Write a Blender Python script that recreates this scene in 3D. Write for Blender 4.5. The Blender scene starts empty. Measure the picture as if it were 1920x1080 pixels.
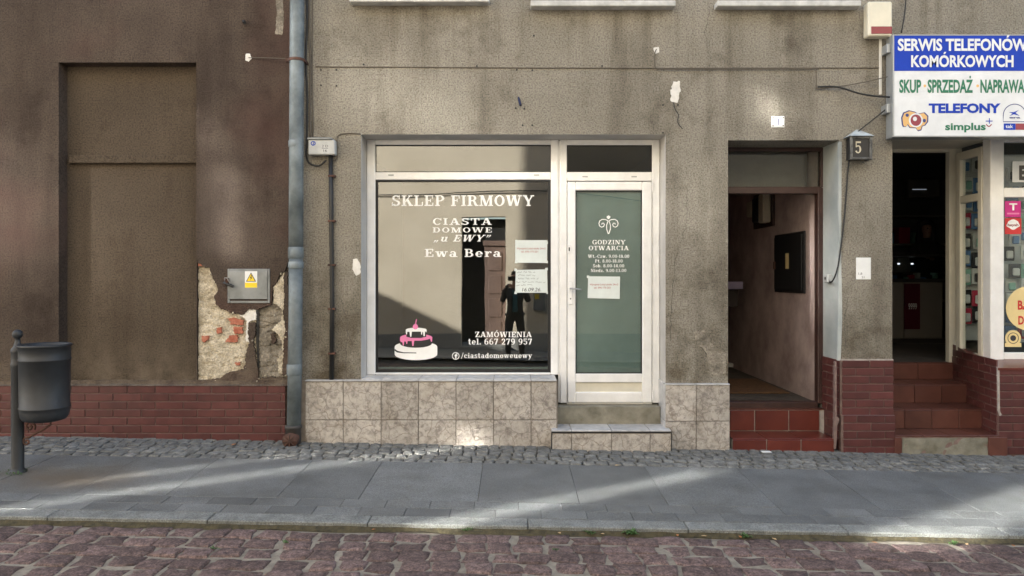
import bpy, bmesh, math, random
from mathutils import Vector, Matrix, noise as mnoise
R = math.radians
sc = bpy.context.scene
COL = sc.collection
random.seed(7)
# ---------------------------------------------------------------- camera
D, EYE, F = 6.6, 1.49, 1386.7          # metres from facade, eye height, focal length in photo pixels
cam = bpy.data.cameras.new('camera'); camo = bpy.data.objects.new('camera', cam); COL.objects.link(camo)
cam.lens = 26.0; cam.sensor_width = 36.0; cam.shift_y = -20 / 1920; cam.clip_start = .02; cam.clip_end = 500
camo.location = (0, -D, EYE); camo.rotation_euler = (R(90), 0, 0); sc.camera = camo
# ---------------------------------------------------------------- sky and sun
SUN = Vector((1.6, -1.0, -.76)).normalized()
world = bpy.data.worlds.new('World'); sc.world = world; world.use_nodes = True
_n = world.node_tree; _s = _n.nodes.new('ShaderNodeTexSky'); _s.sky_type = 'NISHITA'; _s.sun_disc = False
_s.sun_elevation = math.asin(-SUN.z); _s.sun_rotation = math.atan2(-SUN.x, -SUN.y)
_s.air_density = 1.0; _s.dust_density = 2.0; _s.ozone_density = 1.0
_n.links.new(_s.outputs[0], _n.nodes['Background'].inputs[0]); _n.nodes['Background'].inputs[1].default_value = .15
sun = bpy.data.lights.new('sun', 'SUN'); sun.energy = 5.0; sun.angle = R(.5); sun.color = (1, .955, .885)
suno = bpy.data.objects.new('sun', sun); COL.objects.link(suno); suno.location = (-20, 12, 20)
suno.rotation_euler = SUN.to_track_quat('-Z', 'Y').to_euler()
# ---------------------------------------------------------------- exposure and sampling
sc.view_settings.view_transform = 'Standard'; sc.view_settings.look = 'None'; sc.view_settings.gamma = 1
sc.view_settings.use_curve_mapping = False; sc.view_settings.exposure = 2.3
sc.render.engine = 'CYCLES'
cy = sc.cycles
cy.use_denoising = True; cy.use_adaptive_sampling = False; cy.caustics_reflective = True; cy.blur_glossy = 0.0
cy.sample_clamp_indirect = 0.0; cy.use_guiding = True; cy.guiding_training_samples = 128
cy.max_bounces = 8; cy.diffuse_bounces = 5; cy.glossy_bounces = 4; cy.transparent_max_bounces = 12

# ================================================================ helpers
def PX(px, Y=0.0): return (px - 960) * (D + Y) / F
def PZ(py, Y=0.0): return EYE - (py - 520) * (D + Y) / F
def gz(x, y):                                           # pavement height: falls to the kerb and along the street
    return -.019 * x + .03 * y
def rz(x, y):                                           # road height
    return -.019 * x - .100 + .01 * (y + 2.0)

class MB:
    def __init__(s): s.v = []; s.f = []; s.mi = []
    def add(s, vs, fs, mi=0):
        k = len(s.v); s.v += [tuple(v) for v in vs]; s.f += [tuple(i + k for i in f) for f in fs]; s.mi += [mi] * len(fs); return s
    def quad(s, a, b, c, d, mi=0): return s.add([a, b, c, d], [(0, 1, 2, 3)], mi)
    def box(s, x0, x1, y0, y1, z0, z1, b=0.0, mi=0):
        if x0 > x1: x0, x1 = x1, x0
        if y0 > y1: y0, y1 = y1, y0
        if z0 > z1: z0, z1 = z1, z0
        if b <= 0:
            vs = [(x, y, z) for x in (x0, x1) for y in (y0, y1) for z in (z0, z1)]
            return s.add(vs, [(0, 1, 3, 2), (4, 6, 7, 5), (0, 4, 5, 1), (2, 3, 7, 6), (0, 2, 6, 4), (1, 5, 7, 3)], mi)
        b = min(b, (x1 - x0) * .45, (y1 - y0) * .45, (z1 - z0) * .45)
        vs = []; idx = {}
        for i, x in enumerate((x0, x1)):
            for j, y in enumerate((y0, y1)):
                for k, z in enumerate((z0, z1)):
                    sx, sy, sz = 1 - 2 * i, 1 - 2 * j, 1 - 2 * k
                    idx[i, j, k, 'x'] = len(vs); vs.append((x, y + sy * b, z + sz * b))
                    idx[i, j, k, 'y'] = len(vs); vs.append((x + sx * b, y, z + sz * b))
                    idx[i, j, k, 'z'] = len(vs); vs.append((x + sx * b, y + sy * b, z))
        fs = []
        for a, q in ((0, 'x'), (1, 'x')): fs.append([idx[a, 0, 0, q], idx[a, 0, 1, q], idx[a, 1, 1, q], idx[a, 1, 0, q]][::(1 if a == 0 else -1)])
        for a in (0, 1): fs.append([idx[0, a, 0, 'y'], idx[1, a, 0, 'y'], idx[1, a, 1, 'y'], idx[0, a, 1, 'y']][::(1 if a == 0 else -1)])
        for a in (0, 1): fs.append([idx[0, 0, a, 'z'], idx[0, 1, a, 'z'], idx[1, 1, a, 'z'], idx[1, 0, a, 'z']][::(1 if a == 0 else -1)])
        for i in (0, 1):
            for j in (0, 1): fs.append([idx[i, j, 0, 'x'], idx[i, j, 0, 'y'], idx[i, j, 1, 'y'], idx[i, j, 1, 'x']])
            for k in (0, 1): fs.append([idx[i, 0, k, 'x'], idx[i, 0, k, 'z'], idx[i, 1, k, 'z'], idx[i, 1, k, 'x']])
        for j in (0, 1):
            for k in (0, 1): fs.append([idx[0, j, k, 'y'], idx[0, j, k, 'z'], idx[1, j, k, 'z'], idx[1, j, k, 'y']])
        for key in [(i, j, k) for i in (0, 1) for j in (0, 1) for k in (0, 1)]: fs.append([idx[(*key, 'x')], idx[(*key, 'y')], idx[(*key, 'z')]])
        return s.add(vs, fs, mi)
    def tube(s, pts, r, n=8, caps=True, mi=0):
        pts = [Vector(p) for p in pts]; rr = r if isinstance(r, (list, tuple)) else [r] * len(pts)
        rings = []; up = None
        for i, p in enumerate(pts):
            t = (pts[min(i + 1, len(pts) - 1)] - pts[max(i - 1, 0)]).normalized()
            if up is None: up = Vector((0, 0, 1)) if abs(t.z) < .9 else Vector((0, 1, 0))
            a = t.cross(up).normalized(); up = a.cross(t).normalized()
            rings.append([p + (a * math.cos(2 * math.pi * k / n) + up * math.sin(2 * math.pi * k / n)) * rr[i] for k in range(n)])
        vs = [q for g in rings for q in g]; fs = []
        for i in range(len(pts) - 1):
            for k in range(n):
                k2 = (k + 1) % n; fs.append((i * n + k, i * n + k2, (i + 1) * n + k2, (i + 1) * n + k))
        if caps: fs.append(tuple(range(n))[::-1]); fs.append(tuple((len(pts) - 1) * n + k for k in range(n)))
        return s.add(vs, fs, mi)
    def lathe(s, prof, c, n=24, mi=0):                  # prof: (radius, z) bottom to top about the vertical axis at c
        vs = []; fs = []
        for r, z in prof:
            for k in range(n): vs.append((c[0] + r * math.cos(2 * math.pi * k / n), c[1] + r * math.sin(2 * math.pi * k / n), c[2] + z))
        for i in range(len(prof) - 1):
            for k in range(n):
                k2 = (k + 1) % n; fs.append((i * n + k, i * n + k2, (i + 1) * n + k2, (i + 1) * n + k))
        return s.add(vs, fs, mi)
    def prism(s, poly, y0, y1, mi=0):                   # poly in (x, z), extruded from y0 (front) to y1
        n = len(poly); a = sum(poly[i][0] * poly[(i + 1) % n][1] - poly[(i + 1) % n][0] * poly[i][1] for i in range(n))
        if a < 0: poly = poly[::-1]
        vs = [(x, y0, z) for x, z in poly] + [(x, y1, z) for x, z in poly]
        fs = [tuple(range(n)), tuple(range(2 * n - 1, n - 1, -1))] + [(i, i + n, (i + 1) % n + n, (i + 1) % n) for i in range(n)]
        return s.add(vs, fs, mi)
    def build(s, name, mat, parent=None, smooth=False):
        return mkobj(name, s.mesh(name, mat, smooth, c := s.center()), parent, c)
    def center(s):
        xs = list(zip(*s.v)); return Vector([(min(a) + max(a)) / 2 for a in xs])
    def mesh(s, name, mat, smooth=False, c=Vector((0, 0, 0))):
        me = bpy.data.meshes.new(name)
        me.from_pydata([(v[0] - c[0], v[1] - c[1], v[2] - c[2]) for v in s.v], [], s.f)
        for m in (mat if isinstance(mat, (list, tuple)) else [mat]): me.materials.append(m)
        if any(s.mi): me.polygons.foreach_set('material_index', s.mi)
        if smooth: me.polygons.foreach_set('use_smooth', [True] * len(s.f))
        me.validate(); return me

def origin(o):
    p = Vector((0, 0, 0))
    while o is not None: p += o.location; o = o.parent
    return p
def mkobj(name, me, parent=None, at=(0, 0, 0)):
    o = bpy.data.objects.new(name, me); COL.objects.link(o)
    o.parent = parent; o.location = Vector(at) - (origin(parent) if parent else Vector((0, 0, 0)))
    return o
def thing(name, label, cat, loc, group=None):
    o = bpy.data.objects.new(name, None); COL.objects.link(o); o.empty_display_size = .1; o.location = loc
    return tag(o, label, cat, group)
def tag(o, label, cat, group=None):
    o['label'] = label; o['category'] = cat
    if group: o['group'] = group
    return o
def struct(o): o['kind'] = 'structure'; return o
def stuff(o, label=None, cat=None):
    o['kind'] = 'stuff'
    if label: o['label'] = label; o['category'] = cat
    return o

# ---------------------------------------------------------------- materials
def new_mat(name):
    m = bpy.data.materials.new(name); m.use_nodes = True; nt = m.node_tree
    return m, nt, nt.nodes['Principled BSDF']
def ND(nt, t, **k):
    n = nt.nodes.new(t)
    for a, b in k.items():
        if hasattr(n, a): setattr(n, a, b)
        else: n.inputs[a].default_value = b
    return n
def coords(nt, rnd=False, scale=None):
    tc = ND(nt, 'ShaderNodeTexCoord'); out = tc.outputs['Object']
    if rnd:
        oi = ND(nt, 'ShaderNodeObjectInfo'); mul = ND(nt, 'ShaderNodeVectorMath', operation='SCALE'); mul.inputs[0].default_value = (37, 53, 71)
        nt.links.new(oi.outputs['Random'], mul.inputs['Scale'])
        ad = ND(nt, 'ShaderNodeVectorMath', operation='ADD'); nt.links.new(out, ad.inputs[0]); nt.links.new(mul.outputs[0], ad.inputs[1]); out = ad.outputs[0]
    if scale:
        mp = ND(nt, 'ShaderNodeMapping'); mp.inputs['Scale'].default_value = scale; nt.links.new(out, mp.inputs['Vector']); out = mp.outputs[0]
    return out
def tnoise(nt, vec, scale, detail=3, rough=.55):
    n = ND(nt, 'ShaderNodeTexNoise'); n.inputs['Scale'].default_value = scale; n.inputs['Detail'].default_value = detail; n.inputs['Roughness'].default_value = rough
    nt.links.new(vec, n.inputs['Vector']); return n.outputs['Fac']
def ramp(nt, fac, stops):
    r = ND(nt, 'ShaderNodeValToRGB'); e = r.color_ramp.elements
    while len(e) < len(stops): e.new(.5)
    for el, (p, c) in zip(e, stops): el.position = p; el.color = (*c, 1) if len(c) == 3 else c
    nt.links.new(fac, r.inputs[0]); return r.outputs[0]
def g(v): return (v, v, v)
def mix(nt, fac, a, b, mode='MIX'):
    n = ND(nt, 'ShaderNodeMix', data_type='RGBA', blend_type=mode)
    for sock, val in ((n.inputs[0], fac), (n.inputs[6], a), (n.inputs[7], b)):
        if isinstance(val, (int, float)): sock.default_value = val
        elif isinstance(val, tuple): sock.default_value = (*val, 1)
        else: nt.links.new(val, sock)
    return n.outputs[2]
def bump(nt, b, height, strength=.5, dist=.01):
    n = ND(nt, 'ShaderNodeBump'); n.inputs['Strength'].default_value = strength; n.inputs['Distance'].default_value = dist
    nt.links.new(height, n.inputs['Height']); nt.links.new(n.outputs[0], b.inputs['Normal']); return n
def mottled(name, c1, c2, scale=8, rough=.7, bs=40, bstr=.3, bdist=.004, rnd=True, var=0.0, metal=0.0, detail=4, spec=.5, speck=None):
    """two-tone noise with a fine relief; var = brightness spread between alike pieces; speck = (scale, dark, light) grain"""
    m, nt, b = new_mat(name); v = coords(nt, rnd)
    col = ramp(nt, tnoise(nt, v, scale, detail, .6), [(.32, c1), (.68, c2)])
    if speck:
        col = mix(nt, 1.0, col, ramp(nt, tnoise(nt, v, speck[0], 2, .7), [(.33, g(speck[1])), (.67, g(speck[2]))]), 'MULTIPLY')
    if var:
        oi = ND(nt, 'ShaderNodeObjectInfo'); col = mix(nt, 1.0, col, ramp(nt, oi.outputs['Random'], [(0, g(1 - var)), (1, g(1 + var))]), 'MULTIPLY')
    nt.links.new(col, b.inputs['Base Color']); b.inputs['Roughness'].default_value = rough; b.inputs['Metallic'].default_value = metal
    b.inputs['Specular IOR Level'].default_value = spec
    if bstr: bump(nt, b, tnoise(nt, v, bs, 3, .6), bstr, bdist)
    return m
def plain(name, c, rough=.5, metal=0.0, spec=.5, bs=0):
    """an even paint or plastic with faint dirt so it is not dead flat"""
    m, nt, b = new_mat(name); v = coords(nt)
    col = ramp(nt, tnoise(nt, v, 5, 5, .65), [(.3, tuple(x * .86 for x in c)), (.65, c)])
    nt.links.new(col, b.inputs['Base Color']); b.inputs['Roughness'].default_value = rough; b.inputs['Metallic'].default_value = metal
    b.inputs['Specular IOR Level'].default_value = spec
    if bs: bump(nt, b, tnoise(nt, v, bs, 2), .15, .002)
    return m
def emissive(name, c, e):
    m, nt, b = new_mat(name); b.inputs['Base Color'].default_value = (*c, 1); b.inputs['Emission Color'].default_value = (*c, 1); b.inputs['Emission Strength'].default_value = e
    return m
def glass_mat(name, refl=.08, tint=(.95, .97, .96), rough=0.0, warp=0.0):
    """thin pane: mirror share plus clear view through (each of its two faces takes refl)"""
    m = bpy.data.materials.new(name); m.use_nodes = True; nt = m.node_tree; nt.nodes.clear()
    o = ND(nt, 'ShaderNodeOutputMaterial'); t = ND(nt, 'ShaderNodeBsdfTransparent'); t.inputs[0].default_value = (*tint, 1)
    gl = ND(nt, 'ShaderNodeBsdfGlossy'); gl.inputs['Roughness'].default_value = rough
    if warp:                                            # float glass is never quite flat
        bp = ND(nt, 'ShaderNodeBump'); bp.inputs['Strength'].default_value = 1; bp.inputs['Distance'].default_value = warp
        nt.links.new(tnoise(nt, coords(nt), 2.2, 1), bp.inputs['Height']); nt.links.new(bp.outputs[0], gl.inputs['Normal'])
    lw = ND(nt, 'ShaderNodeLayerWeight'); lw.inputs[0].default_value = .5
    pw = ND(nt, 'ShaderNodeMath', operation='POWER'); pw.inputs[1].default_value = 5; nt.links.new(lw.outputs['Facing'], pw.inputs[0])
    mr = ND(nt, 'ShaderNodeMath', operation='MULTIPLY_ADD'); mr.inputs[1].default_value = 1 - refl; mr.inputs[2].default_value = refl; nt.links.new(pw.outputs[0], mr.inputs[0])
    mx = ND(nt, 'ShaderNodeMixShader'); nt.links.new(mr.outputs[0], mx.inputs[0]); nt.links.new(t.outputs[0], mx.inputs[1]); nt.links.new(gl.outputs[0], mx.inputs[2])
    nt.links.new(mx.outputs[0], o.inputs[0]); return m
def stucco(name, c_lo, c_hi, c_stain, grain=74, stain_lo=.5, stain_hi=.75, streak=True, relief=.007, red=None, grime=False, dust=None):
    """rough-cast plaster: pebbly relief, cloudy tone, rain streaks and dirt patches"""
    m, nt, b = new_mat(name); v = coords(nt)
    base = ramp(nt, tnoise(nt, v, 1.3, 5, .62), [(.3, c_lo), (.7, c_hi)])
    gr = tnoise(nt, v, grain, 2.2, .6)
    base = mix(nt, 1.0, base, ramp(nt, gr, [(.30, g(.52)), (.50, g(1.0)), (.70, g(1.26))]), 'MULTIPLY')
    if red: base = mix(nt, ramp(nt, tnoise(nt, v, .55, 4, .6), [(.48, g(0)), (.7, g(1))]), base, red)
    st = tnoise(nt, coords(nt, scale=(1.0, 1.0, .16)), 2.6, 5, .6) if streak else tnoise(nt, v, .9, 5, .65)
    base = mix(nt, ramp(nt, st, [(stain_lo, g(0)), (stain_hi, g(.8))]), base, mix(nt, 1.0, base, c_stain, 'MULTIPLY'))
    st2 = tnoise(nt, v, 2.4, 6, .7)
    base = mix(nt, ramp(nt, st2, [(.55, g(0)), (.72, g(.75))]), base, mix(nt, 1.0, base, c_stain, 'MULTIPLY'))
    if dust:                                            # pale splash dust just above the plinth
        sx = ND(nt, 'ShaderNodeSeparateXYZ'); nt.links.new(world_pos(nt), sx.inputs[0])
        lo = ND(nt, 'ShaderNodeMapRange'); lo.inputs['From Min'].default_value = .95; lo.inputs['From Max'].default_value = .5; nt.links.new(sx.outputs['Z'], lo.inputs['Value'])
        mu2 = ND(nt, 'ShaderNodeMath', operation='MULTIPLY'); nt.links.new(ramp(nt, tnoise(nt, v, 5, 6, .7), [(.36, g(0)), (.62, g(.9))]), mu2.inputs[0]); nt.links.new(lo.outputs[0], mu2.inputs[1])
        base = mix(nt, mu2.outputs[0], base, dust)
    if grime:                                           # rain runs below the sills, splash dirt above the plinth, paler rubbed patches
        sx = ND(nt, 'ShaderNodeSeparateXYZ'); nt.links.new(world_pos(nt), sx.inputs[0])
        mp = ND(nt, 'ShaderNodeMapping'); mp.inputs['Scale'].default_value = (7, 1, .35); nt.links.new(world_pos(nt), mp.inputs['Vector'])
        run = ramp(nt, tnoise(nt, mp.outputs[0], 1.0, 4, .6), [(.50, g(0)), (.70, g(1))])
        hi = ND(nt, 'ShaderNodeMapRange'); hi.inputs['From Min'].default_value = 2.9; hi.inputs['From Max'].default_value = 4.0; nt.links.new(sx.outputs['Z'], hi.inputs['Value'])
        mu = ND(nt, 'ShaderNodeMath', operation='MULTIPLY'); nt.links.new(run, mu.inputs[0]); nt.links.new(hi.outputs[0], mu.inputs[1])
        base = mix(nt, mu.outputs[0], base, mix(nt, 1.0, base, (.64, .61, .57), 'MULTIPLY'))
        lo = ND(nt, 'ShaderNodeMapRange'); lo.inputs['From Min'].default_value = 2.3; lo.inputs['From Max'].default_value = .6; nt.links.new(sx.outputs['Z'], lo.inputs['Value'])
        mu2 = ND(nt, 'ShaderNodeMath', operation='MULTIPLY'); nt.links.new(ramp(nt, tnoise(nt, v, 3.4, 6, .68), [(.45, g(0)), (.64, g(1))]), mu2.inputs[0]); nt.links.new(lo.outputs[0], mu2.inputs[1])
        base = mix(nt, mu2.outputs[0], base, mix(nt, 1.0, base, (.50, .46, .40), 'MULTIPLY'))
    nt.links.new(base, b.inputs['Base Color']); b.inputs['Roughness'].default_value = .93; b.inputs['Specular IOR Level'].default_value = .2
    b2 = ND(nt, 'ShaderNodeBump'); b2.inputs['Strength'].default_value = .35; b2.inputs['Distance'].default_value = .03; nt.links.new(tnoise(nt, v, 4, 3), b2.inputs['Height'])
    b1 = bump(nt, b, gr, 1.0, relief); nt.links.new(b2.outputs[0], b1.inputs['Normal'])
    return m
def world_pos(nt): return ND(nt, 'ShaderNodeNewGeometry').outputs['Position']
def stone_tile(name, c1, c2, vein):
    """printed crazy-paving tile: cells with darker veins pressed in"""
    m, nt, b = new_mat(name); v = coords(nt, True)
    wob = ND(nt, 'ShaderNodeTexNoise'); wob.inputs['Scale'].default_value = 9; wob.inputs['Detail'].default_value = 3; nt.links.new(v, wob.inputs['Vector'])
    sc_ = ND(nt, 'ShaderNodeVectorMath', operation='SCALE'); sc_.inputs['Scale'].default_value = .10; nt.links.new(wob.outputs['Color'], sc_.inputs[0])
    ad = ND(nt, 'ShaderNodeVectorMath', operation='ADD'); nt.links.new(v, ad.inputs[0]); nt.links.new(sc_.outputs[0], ad.inputs[1])
    vo = ND(nt, 'ShaderNodeTexVoronoi', feature='DISTANCE_TO_EDGE'); vo.inputs['Scale'].default_value = 7.5; nt.links.new(ad.outputs[0], vo.inputs['Vector'])
    base = ramp(nt, tnoise(nt, v, 16, 6, .72), [(.3, c1), (.48, c2), (.68, tuple(min(1, x * 1.22) for x in c2))])
    base = mix(nt, ramp(nt, tnoise(nt, v, 20, 7, .75), [(.50, g(0)), (.64, g(.85))]), base, (.175, .155, .14))
    line = ramp(nt, vo.outputs['Distance'], [(.0, g(.1)), (.03, g(1))])
    base = mix(nt, line, vein, base)
    oi = ND(nt, 'ShaderNodeObjectInfo'); base = mix(nt, 1.0, base, ramp(nt, oi.outputs['Random'], [(0, g(.86)), (1, g(1.12))]), 'MULTIPLY')
    base = mix(nt, ramp(nt, tnoise(nt, world_pos(nt), 5, 5, .7), [(.5, g(0)), (.7, g(.6))]), base, mix(nt, 1.0, base, (.6, .56, .5), 'MULTIPLY'))
    nt.links.new(base, b.inputs['Base Color']); b.inputs['Roughness'].default_value = .5
    hm = ND(nt, 'ShaderNodeMath', operation='ADD'); nt.links.new(line, hm.inputs[0]); nt.links.new(tnoise(nt, v, 30, 4), hm.inputs[1])
    bump(nt, b, hm.outputs[0], .5, .003); return m

def world_pos(nt): return ND(nt, 'ShaderNodeNewGeometry').outputs['Position']
def slab_mat():
    """flamed granite: salt-and-pepper grain, each slab its own tone, street grime, gum spots and an earthy stain at the bin"""
    m, nt, b = new_mat('granite_slab'); v = coords(nt, True); w = world_pos(nt)
    col = ramp(nt, tnoise(nt, v, 3, 4, .6), [(.3, (.108, .114, .114)), (.7, (.160, .167, .166))])
    col = mix(nt, 1.0, col, ramp(nt, tnoise(nt, v, 150, 2, .7), [(.33, g(.55)), (.67, g(1.45))]), 'MULTIPLY')
    oi = ND(nt, 'ShaderNodeObjectInfo'); col = mix(nt, 1.0, col, ramp(nt, oi.outputs['Random'], [(0, g(.84)), (1, g(1.16))]), 'MULTIPLY')
    col = mix(nt, ramp(nt, tnoise(nt, w, 1.6, 6, .68), [(.5, g(0)), (.72, g(.7))]), col, mix(nt, 1.0, col, (.60, .57, .52), 'MULTIPLY'))
    vo = ND(nt, 'ShaderNodeTexVoronoi'); vo.inputs['Scale'].default_value = 5.5; nt.links.new(w, vo.inputs['Vector'])
    col = mix(nt, ramp(nt, vo.outputs['Distance'], [(.05, g(.55)), (.075, g(0))]), col, (.07, .07, .065))
    d = ND(nt, 'ShaderNodeVectorMath', operation='SUBTRACT'); nt.links.new(w, d.inputs[0]); d.inputs[1].default_value = (-3.25, -1.22, 0)
    d2 = ND(nt, 'ShaderNodeVectorMath', operation='MULTIPLY'); nt.links.new(d.outputs[0], d2.inputs[0]); d2.inputs[1].default_value = (.75, 1.7, 0)
    ln_ = ND(nt, 'ShaderNodeVectorMath', operation='LENGTH'); nt.links.new(d2.outputs[0], ln_.inputs[0])
    ad = ND(nt, 'ShaderNodeMath', operation='MULTIPLY_ADD'); nt.links.new(tnoise(nt, w, 4, 5, .7), ad.inputs[0]); ad.inputs[1].default_value = .7; nt.links.new(ln_.outputs['Value'], ad.inputs[2])
    col = mix(nt, ramp(nt, ad.outputs[0], [(.42, g(.75)), (.95, g(0))]), col, (.115, .088, .058))
    nt.links.new(col, b.inputs['Base Color']); b.inputs['Roughness'].default_value = .62; bump(nt, b, tnoise(nt, v, 130, 3, .6), .35, .002); return m
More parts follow.
